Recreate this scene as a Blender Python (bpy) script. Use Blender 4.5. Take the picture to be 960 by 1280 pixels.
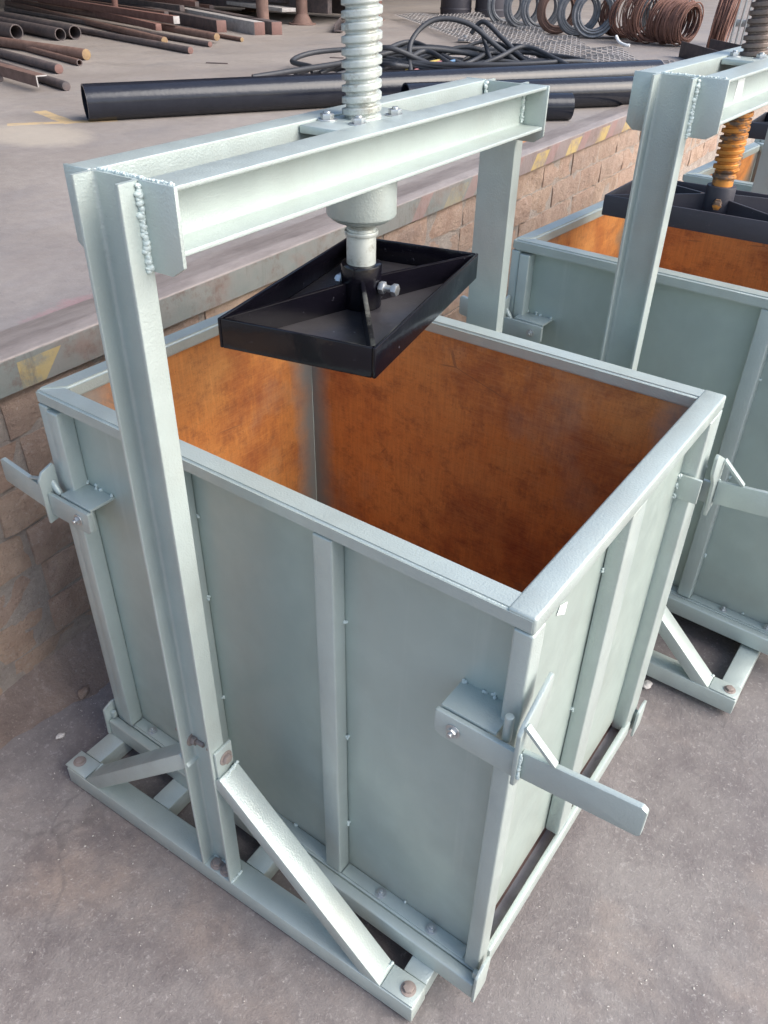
import bpy, bmesh, math, random
from mathutils import Vector, Matrix, noise
R = math.radians
rnd = random.Random(7)
for o in list(bpy.data.objects): bpy.data.objects.remove(o)
sc = bpy.context.scene
COL = sc.collection

# ------------------------------------------------------------------ camera
CAM = Vector((1.2584, -0.7648, 1.6884)); YAW, PITCH, ROLL, FPX = 0.5682, -0.6125, 0.0230, 1014.33
fwd = Vector((-math.sin(YAW)*math.cos(PITCH), math.cos(YAW)*math.cos(PITCH), math.sin(PITCH)))
rt = Vector((math.cos(YAW), math.sin(YAW), 0)); up = rt.cross(fwd)
r2 = math.cos(ROLL)*rt + math.sin(ROLL)*up; u2 = -math.sin(ROLL)*rt + math.cos(ROLL)*up
cd = bpy.data.cameras.new('camera'); cam = bpy.data.objects.new('camera', cd); COL.objects.link(cam)
m = Matrix((r2, u2, -fwd)).transposed().to_4x4(); m.translation = CAM; cam.matrix_world = m
cd.sensor_fit = 'VERTICAL'; cd.sensor_height = 24.0; cd.lens = FPX/1280*24.0
cd.clip_start = 0.02; cd.clip_end = 2000
cd.dof.use_dof = False
sc.camera = cam

# ------------------------------------------------------------------ light
SUN_EL, SUN_AZ = R(40), R(12)          # azimuth measured from +x towards +y
w = bpy.data.worlds.new('World'); sc.world = w; w.use_nodes = True
nt = w.node_tree; nt.nodes.clear()
sky = nt.nodes.new('ShaderNodeTexSky'); sky.sky_type = 'NISHITA'; sky.sun_disc = False
sky.sun_elevation = SUN_EL; sky.sun_rotation = R(90) - SUN_AZ
sky.air_density = 1.0; sky.dust_density = 2.5; sky.ozone_density = 1.0
hs = nt.nodes.new('ShaderNodeHueSaturation'); hs.inputs['Saturation'].default_value = 1.0
bg = nt.nodes.new('ShaderNodeBackground'); bg.inputs['Strength'].default_value = 0.15
wo = nt.nodes.new('ShaderNodeOutputWorld')
nt.links.new(sky.outputs[0], hs.inputs['Color']); nt.links.new(hs.outputs[0], bg.inputs[0]); nt.links.new(bg.outputs[0], wo.inputs[0])
sd = bpy.data.lights.new('sun', 'SUN'); sd.energy = 2.0; sd.angle = R(50); sd.color = (1.0, 0.97, 0.92)
so = bpy.data.objects.new('sun', sd); COL.objects.link(so)
sdir = Vector((math.cos(SUN_EL)*math.cos(SUN_AZ), math.cos(SUN_EL)*math.sin(SUN_AZ), math.sin(SUN_EL)))
so.rotation_euler = sdir.to_track_quat('Z', 'Y').to_euler()
vs = sc.view_settings; vs.view_transform = 'Standard'; vs.look = 'None'; vs.exposure = 0.98; vs.gamma = 1.0

# ------------------------------------------------------------------ materials
class N:
    """small node helper"""
    def __init__(s, name):
        s.m = bpy.data.materials.new(name); s.m.use_nodes = True; s.t = s.m.node_tree
        s.b = s.t.nodes['Principled BSDF']; s.tc = s.t.nodes.new('ShaderNodeTexCoord')
    def new(s, k, **kw):
        n = s.t.nodes.new(k)
        for a, v in kw.items(): setattr(n, a, v)
        return n
    def put(s, sock, v):
        if hasattr(v, 'is_output'): s.t.links.new(v, sock)
        elif v is not None:
            if isinstance(v, tuple) and len(v) == 3 and sock.type == 'RGBA': v = v + (1,)
            sock.default_value = v
    def noise(s, scale, detail=4, rough=.55, vec=None, out='Fac', dist=0):
        n = s.new('ShaderNodeTexNoise'); n.inputs['Scale'].default_value = scale
        n.inputs['Detail'].default_value = detail; n.inputs['Roughness'].default_value = rough
        n.inputs['Distortion'].default_value = dist
        s.t.links.new(vec or s.tc.outputs['Object'], n.inputs['Vector']); return n.outputs[out]
    def mapv(s, scale=(1,1,1), loc=(0,0,0), rot=(0,0,0), src='Object'):
        n = s.new('ShaderNodeMapping'); n.inputs['Scale'].default_value = scale
        n.inputs['Location'].default_value = loc; n.inputs['Rotation'].default_value = rot
        s.t.links.new(s.tc.outputs[src], n.inputs['Vector']); return n.outputs[0]
    def ramp(s, fac, stops, interp='LINEAR'):
        n = s.new('ShaderNodeValToRGB'); e = n.color_ramp.elements; n.color_ramp.interpolation = interp
        while len(e) < len(stops): e.new(0.5)
        for i, (p, c) in enumerate(stops):
            e[i].position = p
            if not isinstance(c, tuple): c = (c, c, c)
            e[i].color = c + (1,) if len(c) == 3 else c
        s.put(n.inputs[0], fac); return n.outputs[0]
    def mix(s, fac, a, b, mode='MIX'):
        n = s.new('ShaderNodeMix', data_type='RGBA', blend_type=mode)
        s.put(n.inputs[0], fac); s.put(n.inputs[6], a); s.put(n.inputs[7], b); return n.outputs[2]
    def math(s, op, a, b=0.0, clamp=False):
        n = s.new('ShaderNodeMath', operation=op, use_clamp=clamp); s.put(n.inputs[0], a); s.put(n.inputs[1], b); return n.outputs[0]
    def sep(s, src='Object'):
        n = s.new('ShaderNodeSeparateXYZ'); s.t.links.new(s.tc.outputs[src], n.inputs[0]); return n.outputs
    def bump(s, h, strength=.3, dist=.01, prev=None):
        n = s.new('ShaderNodeBump'); n.inputs['Strength'].default_value = strength; n.inputs['Distance'].default_value = dist
        s.put(n.inputs['Height'], h)
        if prev is not None: s.t.links.new(prev, n.inputs['Normal'])
        return n.outputs[0]
    def done(s, color=None, rough=None, metal=None, normal=None, coat=None, spec=None):
        b = s.b
        if color is not None: s.put(b.inputs['Base Color'], color)
        if rough is not None: s.put(b.inputs['Roughness'], rough)
        if metal is not None: s.put(b.inputs['Metallic'], metal)
        if normal is not None: s.t.links.new(normal, b.inputs['Normal'])
        if coat is not None: s.put(b.inputs['Coat Weight'], coat); b.inputs['Coat Roughness'].default_value = .25
        if spec is not None: s.put(b.inputs['Specular IOR Level'], spec)
        return s.m
MAT = {}
def paint(name, base, hammered, rough=.37, metal=.32):
    n = N(name)
    big = n.noise(3.0, 3); mid = n.noise(14, 4)
    c = n.mix(n.ramp(big, [(.3, 0.0), (.75, 1.0)]), base, tuple(v*.86 for v in base))
    c = n.mix(n.ramp(mid, [(.45, 0.0), (.75, .35)]), c, tuple(v*1.12 for v in base))
    if hammered:
        chips = n.noise(46, 6, .75); spots = n.ramp(chips, [(.73, 0.0), (.745, .5)])
        c = n.mix(spots, c, (.26, .27, .25))
    dirt = n.ramp(n.noise(5, 7, .75, n.mapv((1, 1, .5), (3, 1, 4))), [(.50, 0.0), (.80, .40 if hammered else .25)])
    c = n.mix(dirt, c, (.38, .37, .32))
    if not hammered:      # dust and rub marks gathered along the foot of the sheets, faint runs
        zz = n.sep()[2]
        foot = n.math('MULTIPLY', n.ramp(n.math('ADD', zz, n.math('MULTIPLY', n.noise(9, 6, .75), .22)), [(.13, 1.0), (.30, 0.0)]), .45)
        c = n.mix(foot, c, (.33, .31, .265))
        runs = n.ramp(n.noise(1, 4, .7, n.mapv((22, 22, 1.1))), [(.60, 0.0), (.80, .35)])
        c = n.mix(runs, c, (.56, .62, .58))
    rg = n.ramp(n.noise(22, 3), [(.3, rough-.06), (.8, rough+.12)])
    h1 = n.noise(300 if hammered else 700, 2)
    nb = n.bump(h1, .5 if hammered else .06, .0014)
    nb = n.bump(n.noise(9, 2), .10, .006, nb)
    return n.done(c, rg, metal, nb)
MAT['paint'] = paint('hammered grey green paint', (.485, .548, .518), True)
MAT['sheet'] = paint('sprayed sheet paint', (.442, .515, .474), False, .37, .35)
def m_galv():
    n = N('zinc plated steel'); c = n.mix(n.noise(60, 4), (.45, .47, .48), (.62, .63, .62))
    return n.done(c, n.ramp(n.noise(30, 3), [(.3, .28), (.7, .5)]), .85, n.bump(n.noise(300, 2), .15, .001))
MAT['zinc'] = m_galv()
def m_weld():
    n = N('weld bead'); c = n.mix(n.noise(90, 4), (.50, .58, .55), (.58, .65, .62))
    return n.done(c, .5, .05, n.bump(n.noise(260, 3), .4, .002))
MAT['weld'] = m_weld()
def m_screw():
    n = N('greased thread steel'); c = n.mix(n.noise(45, 5, .7), (.40, .43, .40), (.62, .65, .61))
    c = n.mix(n.ramp(n.noise(30, 6, .8), [(.50, 0.0), (.68, .75)]), c, (.17, .145, .10))
    return n.done(c, .40, .35, n.bump(n.noise(200, 3), .25, .001))
MAT['screw'] = m_screw()
def m_orange():
    n = N('orange greased thread'); z = n.sep()[2]
    c = n.mix(n.noise(30, 5), (.50, .19, .035), (.64, .27, .05))
    c = n.mix(n.ramp(n.noise(11, 5, .7, n.mapv((1, 1, 2.5))), [(.50, 0.0), (.58, .9)]), c, (.10, .085, .075))
    c = n.mix(n.math('GREATER_THAN', z, .235), c, (.17, .13, .11))
    return n.done(c, .45, .25, n.bump(n.noise(150, 3), .3, .001))
MAT['orange'] = m_orange()
def m_black(name, a, b, rough, edge=0.0):
    n = N(name); c = n.mix(n.noise(12, 5, .7), a, b)
    sc_ = n.ramp(n.noise(60, 6, .8, n.mapv((1, 6, 1))), [(.66, 0.0), (.74, .35)])
    c = n.mix(n.math('MULTIPLY', sc_, .6), c, (.12, .12, .14))
    if edge: c = n.mix(n.ramp(n.noise(55, 6, .8), [(.64, 0.0), (.70, edge)]), c, (.22, .22, .25))
    return n.done(c, n.ramp(n.noise(25, 4), [(.3, rough), (.8, rough+.13)]), 0.0, n.bump(n.noise(55, 4), .22, .003), spec=.38)
MAT['black'] = m_black('gloss black paint', (.003, .003, .005), (.007, .006, .010), .10, .5)
MAT['blackdull'] = m_black('dull black paint', (.035, .035, .045), (.055, .053, .066), .42, .3)
MAT['scuff'] = m_black('scuffed black floor paint', (.012, .011, .014), (.075, .070, .075), .30, .9)
MAT['pipe'] = m_black('black bitumen pipe coat', (.008, .010, .016), (.024, .026, .036), .12)
MAT['hose'] = m_black('black rubber hose', (.030, .032, .038), (.055, .058, .066), .45)
def m_rustpatina():
    # heat-tinted rust skin on the inside of the sheets; bare bluish metal stays along the corner joints
    n = N('rust patina inside'); 
    v = n.mapv((1, 1, 1))
    c = n.mix(n.ramp(n.noise(2.2, 5, .6), [(.3, 0.0), (.7, 1.0)]), (.64, .235, .062), (.76, .34, .10))
    c = n.mix(n.ramp(n.noise(5, 7, .72, n.mapv((1, 1, 1), (6, 2, 1))), [(.46, 0.0), (.66, .85)]), c, (.33, .090, .038))
    c = n.mix(n.ramp(n.noise(3.1, 6, .65, n.mapv((1, 1, 1), (3, 1, 5))), [(.52, 0.0), (.74, .55)]), c, (.72, .38, .13))
    c = n.mix(n.ramp(n.noise(16, 6, .8), [(.50, 0.0), (.66, .55)]), c, (.22, .07, .038))
    c = n.mix(n.ramp(n.noise(2.7, 6, .65, n.mapv((1, 1, .8), (11, 4, 8))), [(.54, 0.0), (.70, .55)]), c, (.40, .31, .22))
    fine = n.noise(1, 5, .8, n.mapv((170, 170, 7))); c = n.mix(n.ramp(fine, [(.38, .0), (.75, .38)]), c, (.22, .085, .045))
    fine2 = n.noise(1, 5, .8, n.mapv((12, 12, 200))); c = n.mix(n.ramp(fine2, [(.45, .0), (.8, .35)]), c, (.78, .42, .17))
    speck = n.noise(210, 3, .7); c = n.mix(n.ramp(speck, [(.58, 0.0), (.74, .5)]), c, (.20, .07, .04))
    scr = n.new('ShaderNodeTexVoronoi', feature='DISTANCE_TO_EDGE'); scr.inputs['Scale'].default_value = 2.2
    n.t.links.new(n.mapv((1, 1, 1.8), (2, 7, 1), (.4, .3, .5)), scr.inputs['Vector'])
    sm = n.math('MULTIPLY', n.math('LESS_THAN', scr.outputs['Distance'], .004), n.ramp(n.noise(4, 3), [(.56, 0.0), (.6, .55)]))
    c = n.mix(sm, c, (.20, .10, .06))
    uv = n.new('ShaderNodeAttribute', attribute_name='bare').outputs['Fac']
    wob = n.math('ADD', uv, n.math('MULTIPLY', n.math('SUBTRACT', n.noise(5, 5, .65), .5), .9))
    c = n.mix(n.ramp(wob, [(.36, 0.0), (.85, .92)]), c, (.30, .33, .31))
    blot = n.ramp(n.noise(3.4, 3, .5, n.mapv((1, 1, 1), (9, 4, 2))), [(.66, 0.0), (.74, .55)])
    c = n.mix(blot, c, (.30, .27, .20))
    return n.done(c, n.ramp(n.noise(10, 4), [(.3, .36), (.8, .58)]), .10, n.bump(fine, .08, .001))
MAT['patina'] = m_rustpatina()
def m_rust(name, a, b, rough=.75):
    n = N(name); c = n.mix(n.ramp(n.noise(16, 6, .7), [(.35, 0.0), (.7, 1.0)]), a, b)
    return n.done(c, rough, .1, n.bump(n.noise(70, 5, .7), .5, .004))
MAT['rust'] = m_rust('rusty steel', (.13, .078, .063), (.22, .135, .11))
MAT['rustdark'] = m_rust('dark mill scale steel', (.070, .062, .064), (.14, .105, .10))
MAT['rustred'] = m_rust('red oxide steel', (.15, .075, .062), (.22, .12, .10))
MAT['rustwire'] = m_rust('rusted wire', (.15, .075, .058), (.25, .13, .10))
MAT['wire'] = m_rust('grey drawn wire', (.14, .15, .17), (.25, .26, .28), .5)
MAT['palebar'] = m_rust('pale dusty steel', (.30, .28, .27), (.46, .44, .43))
MAT['ylw'] = m_rust('yellow painted end', (.30, .21, .10), (.20, .12, .08))
MAT['redend'] = m_rust('red oxide cut end', (.19, .105, .09), (.15, .085, .075))
MAT['white'] = N('white sticker').done((.80, .81, .80), .5)
MAT['wht'] = m_rust('chipped stone', (.50, .46, .42), (.66, .62, .58))
MAT['wy'] = N('yellow cable core').done((.55, .40, .10), .5)
MAT['wr'] = N('pink cable core').done((.55, .22, .22), .5)
MAT['wb'] = N('blue cable core').done((.12, .24, .40), .5)
MAT['leaf'] = N('orange rag').done((.50, .22, .08), .8)
def m_ground():
    n = N('worn yard concrete')
    c = n.mix(n.ramp(n.noise(1.1, 6, .6), [(.34, 0.0), (.66, 1.0)]), (.185, .163, .155), (.262, .236, .224))
    c = n.mix(n.ramp(n.noise(2.3, 4, .6, n.mapv((1, 1, 1), (7, 3, 0))), [(.56, 0.0), (.74, .65)]), c, (.31, .235, .19))
    c = n.mix(n.ramp(n.noise(5.5, 6, .72, n.mapv((1, 1, 1), (2, 9, 0))), [(.46, 0.0), (.64, .7)]), c, (.125, .105, .106))
    c = n.mix(n.ramp(n.noise(26, 6, .8), [(.36, .40), (.60, 0.0)]), c, (.15, .130, .128))
    c = n.mix(n.ramp(n.noise(95, 4, .8), [(.56, 0.0), (.72, .7)]), c, (.42, .39, .37))
    # scattered white grit
    vo = n.new('ShaderNodeTexVoronoi', feature='F1'); vo.inputs['Scale'].default_value = 60
    n.t.links.new(n.tc.outputs['Object'], vo.inputs['Vector'])
    mask = n.math('MULTIPLY', n.math('LESS_THAN', vo.outputs['Distance'], .085), n.ramp(n.noise(3.2, 5, .7), [(.60, 0.0), (.66, 1.0)]))
    c = n.mix(n.math('MULTIPLY', mask, .12), c, (.56, .53, .50))
    c = n.mix(n.ramp(n.noise(260, 2, .6), [(.55, 0.0), (.78, .4)]), c, (.12, .10, .10))
    ck = n.new('ShaderNodeTexVoronoi', feature='DISTANCE_TO_EDGE'); ck.inputs['Scale'].default_value = 1.7
    wv_ = n.new('ShaderNodeVectorMath', operation='ADD'); n.t.links.new(n.tc.outputs['Object'], wv_.inputs[0])
    wn_ = n.new('ShaderNodeTexNoise'); wn_.inputs['Scale'].default_value = 5; wn_.inputs['Detail'].default_value = 8; n.t.links.new(n.tc.outputs['Object'], wn_.inputs['Vector'])
    ws_ = n.new('ShaderNodeVectorMath', operation='SCALE'); ws_.inputs['Scale'].default_value = .25; n.t.links.new(wn_.outputs['Color'], ws_.inputs[0]); n.t.links.new(ws_.outputs[0], wv_.inputs[1])
    n.t.links.new(wv_.outputs[0], ck.inputs['Vector'])
    crack = n.math('MULTIPLY', n.ramp(ck.outputs['Distance'], [(0.0, 1.0), (.012, 0.0)]), n.ramp(n.noise(1.6, 4), [(.52, 0.0), (.62, .38)]))
    c = n.mix(crack, c, (.10, .088, .085))
    # oil drips
    vo2 = n.new('ShaderNodeTexVoronoi', feature='F1'); vo2.inputs['Scale'].default_value = 3.1
    n.t.links.new(n.tc.outputs['Object'], vo2.inputs['Vector'])
    oil = n.ramp(n.math('ADD', vo2.outputs['Distance'], n.math('MULTIPLY', n.noise(40, 3), .09)), [(.10, .75), (.125, 0.0)])
    c = n.mix(oil, c, (.065, .055, .055))
    nb = n.bump(n.noise(11, 7, .7), .22, .02); nb = n.bump(n.noise(34, 8, .8), .5, .008, nb); nb = n.bump(n.noise(420, 2, .6), .5, .002, nb); nb = n.bump(n.noise(190, 3, .7), .4, .003, nb)
    return n.done(c, n.ramp(n.noise(4, 5), [(.3, .62), (.7, .85)]), 0.0, nb)
MAT['ground'] = m_ground()
def m_slab():
    n = N('platform concrete')
    c = n.mix(n.ramp(n.noise(.9, 6, .65), [(.34, 0.0), (.68, 1.0)]), (.265, .232, .21), (.345, .308, .278))
    c = n.mix(n.ramp(n.noise(3, 6, .7, n.mapv((1, .35, 1), (3, 3, 0))), [(.48, 0.0), (.7, .6)]), c, (.24, .225, .225))
    c = n.mix(n.ramp(n.noise(22, 6, .8), [(.34, .4), (.6, 0.0)]), c, (.18, .15, .14))
    c = n.mix(n.ramp(n.noise(80, 3, .8), [(.66, 0.0), (.78, .5)]), c, (.45, .42, .40))
    X, Y, Z = n.sep()
    # red overspray along the lip
    def near(cx, cy, sx, sy):
        a = n.math('POWER', n.math('DIVIDE', n.math('SUBTRACT', X, cx), sx), 2.0)
        b = n.math('POWER', n.math('DIVIDE', n.math('SUBTRACT', Y, cy), sy), 2.0)
        return n.math('ADD', a, b)
    red = n.math('SUBTRACT', n.math('SUBTRACT', 1.25, near(-.46, .47, .13, .36)), n.math('MULTIPLY', n.noise(9, 7, .8), 1.7))
    c = n.mix(n.ramp(red, [(.10, 0.0), (.75, .65)]), c, (.42, .15, .17))
    # yellow paint cross
    def line(ax, ay, bx, by, wd):
        L = math.hypot(bx-ax, by-ay); dx, dy = (bx-ax)/L, (by-ay)/L
        t = n.math('ADD', n.math('MULTIPLY', n.math('SUBTRACT', X, ax), dx), n.math('MULTIPLY', n.math('SUBTRACT', Y, ay), dy))
        q = n.math('ABSOLUTE', n.math('ADD', n.math('MULTIPLY', n.math('SUBTRACT', X, ax), -dy), n.math('MULTIPLY', n.math('SUBTRACT', Y, ay), dx)))
        q = n.math('ADD', q, n.math('MULTIPLY', n.noise(9, 4), wd*.6))
        return n.math('MULTIPLY', n.math('MULTIPLY', n.math('GREATER_THAN', t, 0), n.math('LESS_THAN', t, L)), n.math('LESS_THAN', q, wd))
    yl = n.math('MAXIMUM', line(-2.86, 2.20, -2.45, 2.08, .050), line(-2.66, 1.86, -2.35, 2.28, .045))
    yl = n.math('MULTIPLY', yl, n.ramp(n.noise(20, 5, .7), [(.32, .2), (.5, .8)]))
    c = n.mix(yl, c, (.56, .40, .20))
    pale = n.math('SUBTRACT', 1.2, n.math('ADD', near(-2.35, 1.78, .42, .30), n.math('MULTIPLY', n.noise(6, 4), .7)))
    c = n.mix(n.ramp(pale, [(.1, 0.0), (.6, .55)]), c, (.48, .42, .34))
    nb = n.bump(n.noise(30, 7, .7), .3, .006); nb = n.bump(n.noise(160, 3, .7), .25, .002, nb)
    return n.done(c, n.ramp(n.noise(3, 5), [(.3, .45), (.7, .75)]), 0.0, nb)
MAT['slab'] = m_slab()
def m_edge():
    n = N('painted steel edge')
    X, Y, Z = n.sep()
    c = n.mix(n.ramp(n.noise(5, 6, .7), [(.35, 0.0), (.65, 1.0)]), (.20, .215, .20), (.245, .235, .215))
    c = n.mix(n.ramp(n.math('ADD', Y, n.math('MULTIPLY', n.noise(2.5, 4), 1.0)), [(0.0, 0.0), (1.0, 0.0)]), c, (.25, .19, .18))
    far0 = n.math('MULTIPLY', n.math('SUBTRACT', n.math('ADD', Y, n.math('MULTIPLY', n.noise(3, 4), .5)), 2.6), 4.0, True)
    c = n.mix(n.math('MULTIPLY', far0, .85), c, (.27, .205, .19))
    c = n.mix(n.ramp(n.noise(3.2, 5, .7, n.mapv((1, .7, 1), (0, 5, 0))), [(.50, 0.0), (.62, .7)]), c, (.23, .145, .12))
    c = n.mix(n.ramp(n.noise(11, 7, .8), [(.52, 0.0), (.66, .75)]), c, (.16, .10, .08))
    red_ = n.math('MULTIPLY', n.math('GREATER_THAN', n.math('FRACT', n.math('DIVIDE', n.math('ADD', n.math('SUBTRACT', Y, n.math('MULTIPLY', Z, .9)), 4.0), .40)), .78), n.math('GREATER_THAN', Y, 1.8))
    c = n.mix(n.math('MULTIPLY', red_, .45), c, (.36, .19, .17))
    t = n.math('SUBTRACT', Y, n.math('MULTIPLY', Z, .9))
    # hazard stripes, worn away over long stretches
    fr = n.math('FRACT', n.math('DIVIDE', n.math('ADD', t, 4.0), .40))
    st = n.math('MULTIPLY', n.math('GREATER_THAN', fr, .38), n.math('LESS_THAN', fr, .74))
    worn = n.ramp(n.noise(10, 6, .75), [(.40, .25), (.52, 1.0)])
    far_ = n.math('MULTIPLY', n.math('GREATER_THAN', Y, 2.7), n.math('LESS_THAN', Y, 4.6))
    near_ = n.math('MULTIPLY', n.math('MULTIPLY', n.math('GREATER_THAN', Y, .19), n.math('LESS_THAN', Y, .36)), .75)
    mid_ = n.math('MULTIPLY', n.math('MULTIPLY', n.math('GREATER_THAN', Y, 1.9), n.math('LESS_THAN', Y, 2.6)), .35)
    k = n.math('MULTIPLY', n.math('MAXIMUM', n.math('MAXIMUM', far_, near_), mid_), n.math('MULTIPLY', st, worn))
    k = n.math('MULTIPLY', k, n.math('LESS_THAN', Z, .905))
    c = n.mix(n.math('MULTIPLY', k, .8), c, (.52, .38, .13))
    streak = n.ramp(n.noise(1, 5, .8, n.mapv((30, 30, 2.5))), [(.55, 0.0), (.75, .55)])
    c = n.mix(streak, c, (.11, .09, .085))
    spl = n.ramp(n.noise(30, 3, .5, n.mapv((1, 1, .35))), [(.76, 0.0), (.78, .8)])
    c = n.mix(spl, c, (.62, .58, .50))
    return n.done(c, n.ramp(n.noise(9, 4), [(.3, .35), (.7, .6)]), .15, n.bump(n.noise(24, 6, .7), .45, .006))
MAT['edge'] = m_edge()
def m_lip():
    n = N('rubbed steel lip')
    c = n.mix(n.ramp(n.noise(6, 6, .7, n.mapv((3, .6, 1))), [(.35, 0.0), (.65, 1.0)]), (.205, .172, .155), (.32, .275, .25))
    c = n.mix(n.ramp(n.noise(40, 5, .8), [(.6, 0.0), (.75, .6)]), c, (.12, .10, .10))
    return n.done(c, .45, .15, n.bump(n.noise(40, 6, .7), .4, .004))
MAT['lip'] = m_lip()
def m_brick(name, a, b, off):
    n = N(name); g_ = n.new('ShaderNodeNewGeometry').outputs['Position']; mp = n.new('ShaderNodeMapping'); n.t.links.new(g_, mp.inputs['Vector']); v = mp.outputs[0]
    n.tc = type('T', (), {'outputs': {'Object': g_}})()
    c = n.mix(n.ramp(n.noise(9, 6, .7, v), [(.34, 0.0), (.66, 1.0)]), a, b)
    c = n.mix(n.ramp(n.noise(24, 6, .8, v), [(.54, 0.0), (.70, .6)]), c, (.58, .47, .40))
    c = n.mix(n.ramp(n.noise(4, 6, .7, v), [(.56, 0.0), (.74, .6)]), c, (.20, .155, .14))
    c = n.mix(n.ramp(n.noise(2.2, 6, .65, v, 'Fac', .4), [(.48, 0.0), (.66, .6)]), c, (.46, .34, .26))
    c = n.mix(n.ramp(n.noise(130, 4, .8, v), [(.58, 0.0), (.72, .65)]), c, (.66, .58, .50))
    c = n.mix(n.ramp(n.noise(75, 5, .8, v), [(.30, .55), (.44, 0.0)]), c, (.17, .12, .10))
    nb = n.bump(n.noise(36, 8, .8, v), 1.0, .022); nb = n.bump(n.noise(150, 3, .7, v), .4, .003, nb)
    return n.done(c, .9, 0.0, nb)
MAT['brick0'] = m_brick('ochre clay brick', (.42, .28, .20), (.58, .42, .315), (0, 0, 0))
MAT['brick1'] = m_brick('pinkish clay brick', (.40, .26, .19), (.54, .38, .29), (4, 1, 7))
MAT['brick2'] = m_brick('dull brown clay brick', (.38, .26, .20), (.52, .375, .29), (8, 5, 2))
MAT['mortar'] = m_brick('grey lime mortar', (.36, .30, .26), (.49, .42, .36), (2, 2, 9))

# ------------------------------------------------------------------ mesh helpers
def box(bm, x0, x1, y0, y1, z0, z1, bev=.0, seg=2):
    vs_ = [bm.verts.new((x, y, z)) for z in (z0, z1) for y in (y0, y1) for x in (x0, x1)]
    f = [(0,2,3,1), (4,5,7,6), (0,1,5,4), (2,6,7,3), (0,4,6,2), (1,3,7,5)]
    fs = [bm.faces.new([vs_[i] for i in q]) for q in f]
    if bev: bmesh.ops.bevel(bm, geom=list({e for q in fs for e in q.edges}), offset=bev, segments=seg, affect='EDGES', profile=.5)
def bar(bm, p0, p1, wv, hv, bev=.0, seg=2):
    """box from p0 to p1 with half-vectors wv, hv"""
    p0, p1, wv, hv = map(Vector, (p0, p1, wv, hv))
    c = [p + a*wv + b*hv for p in (p0, p1) for b in (-1, 1) for a in (-1, 1)]
    vs_ = [bm.verts.new(q) for q in c]
    f = [(0,1,3,2), (4,6,7,5), (0,4,5,1), (2,3,7,6), (0,2,6,4), (1,5,7,3)]
    fs = [bm.faces.new([vs_[i] for i in q]) for q in f]
    bmesh.ops.recalc_face_normals(bm, faces=fs)
    if bev: bmesh.ops.bevel(bm, geom=list({e for q in fs for e in q.edges}), offset=bev, segments=seg, affect='EDGES', profile=.5)
def frame(d):
    d = d.normalized(); a = Vector((0, 0, 1)) if abs(d.z) < .9 else Vector((1, 0, 0))
    u = d.cross(a).normalized(); return u, d.cross(u).normalized()
def cyl(bm, p0, p1, r, seg=20, bev=.0, r1=None, cap=True, rot=0.0):
    p0, p1 = Vector(p0), Vector(p1); u, v = frame(p1-p0); r1 = r if r1 is None else r1
    A = [bm.verts.new(p0 + r*(math.cos(t)*u + math.sin(t)*v)) for t in [2*math.pi*i/seg+rot for i in range(seg)]]
    B = [bm.verts.new(p1 + r1*(math.cos(t)*u + math.sin(t)*v)) for t in [2*math.pi*i/seg+rot for i in range(seg)]]
    fs = [bm.faces.new((A[i], A[(i+1) % seg], B[(i+1) % seg], B[i])) for i in range(seg)]
    if cap:
        c = [bm.faces.new(A[::-1]), bm.faces.new(B)]; fs += c
        bmesh.ops.recalc_face_normals(bm, faces=fs)
        if bev: bmesh.ops.bevel(bm, geom=list({e for q in c for e in q.edges}), offset=bev, segments=2, affect='EDGES', profile=.5)
    else: bmesh.ops.recalc_face_normals(bm, faces=fs)
def ring(bm, p0, p1, r, ri, seg=28):
    """hollow pipe"""
    p0, p1 = Vector(p0), Vector(p1); u, v = frame(p1-p0)
    def loop(p, q): return [bm.verts.new(p + q*(math.cos(t)*u + math.sin(t)*v)) for t in [2*math.pi*i/seg for i in range(seg)]]
    L = [loop(p0, ri), loop(p0, r), loop(p1, r), loop(p1, ri)]; fs = []
    for a in range(4):
        A, B = L[a], L[(a+1) % 4]
        for i in range(seg): fs.append(bm.faces.new((A[i], A[(i+1) % seg], B[(i+1) % seg], B[i])))
    bmesh.ops.recalc_face_normals(bm, faces=fs)
def prism(bm, poly, ax, a0, a1, bev=.0, seg=2):
    """poly: 2d points in the two other axes (cyclic order x,y,z without ax)"""
    def P(q, a):
        if ax == 'x': return (a, q[0], q[1])
        if ax == 'y': return (q[0], a, q[1])
        return (q[0], q[1], a)
    A = [bm.verts.new(P(q, a0)) for q in poly]; B = [bm.verts.new(P(q, a1)) for q in poly]; k = len(poly)
    fs = [bm.faces.new(A), bm.faces.new(B[::-1])] + [bm.faces.new((A[i], B[i], B[(i+1) % k], A[(i+1) % k])) for i in range(k)]
    bmesh.ops.recalc_face_normals(bm, faces=fs)
    if bev: bmesh.ops.bevel(bm, geom=list({e for q in fs for e in q.edges}), offset=bev, segments=seg, affect='EDGES', profile=.5)
def tube(bm, pts, r, seg=8, closed=False):
    pts = [Vector(p) for p in pts]; k = len(pts); L = []; pu = None
    for i, p in enumerate(pts):
        d = (pts[(i+1) % k] - pts[i-1]) if closed else (pts[min(i+1, k-1)] - pts[max(i-1, 0)])
        d.normalize()
        if pu is None: u, v = frame(d)
        else:
            u = (pu - d*pu.dot(d)).normalized(); v = d.cross(u)
        pu = u; L.append([bm.verts.new(p + r*(math.cos(t)*u + math.sin(t)*v)) for t in [2*math.pi*j/seg for j in range(seg)]])
    for i in range(k if closed else k-1):
        A, B = L[i], L[(i+1) % k]
        for j in range(seg): bm.faces.new((A[j], A[(j+1) % seg], B[(j+1) % seg], B[j]))
    if not closed: bm.faces.new(L[0][::-1]); bm.faces.new(L[-1])
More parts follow.
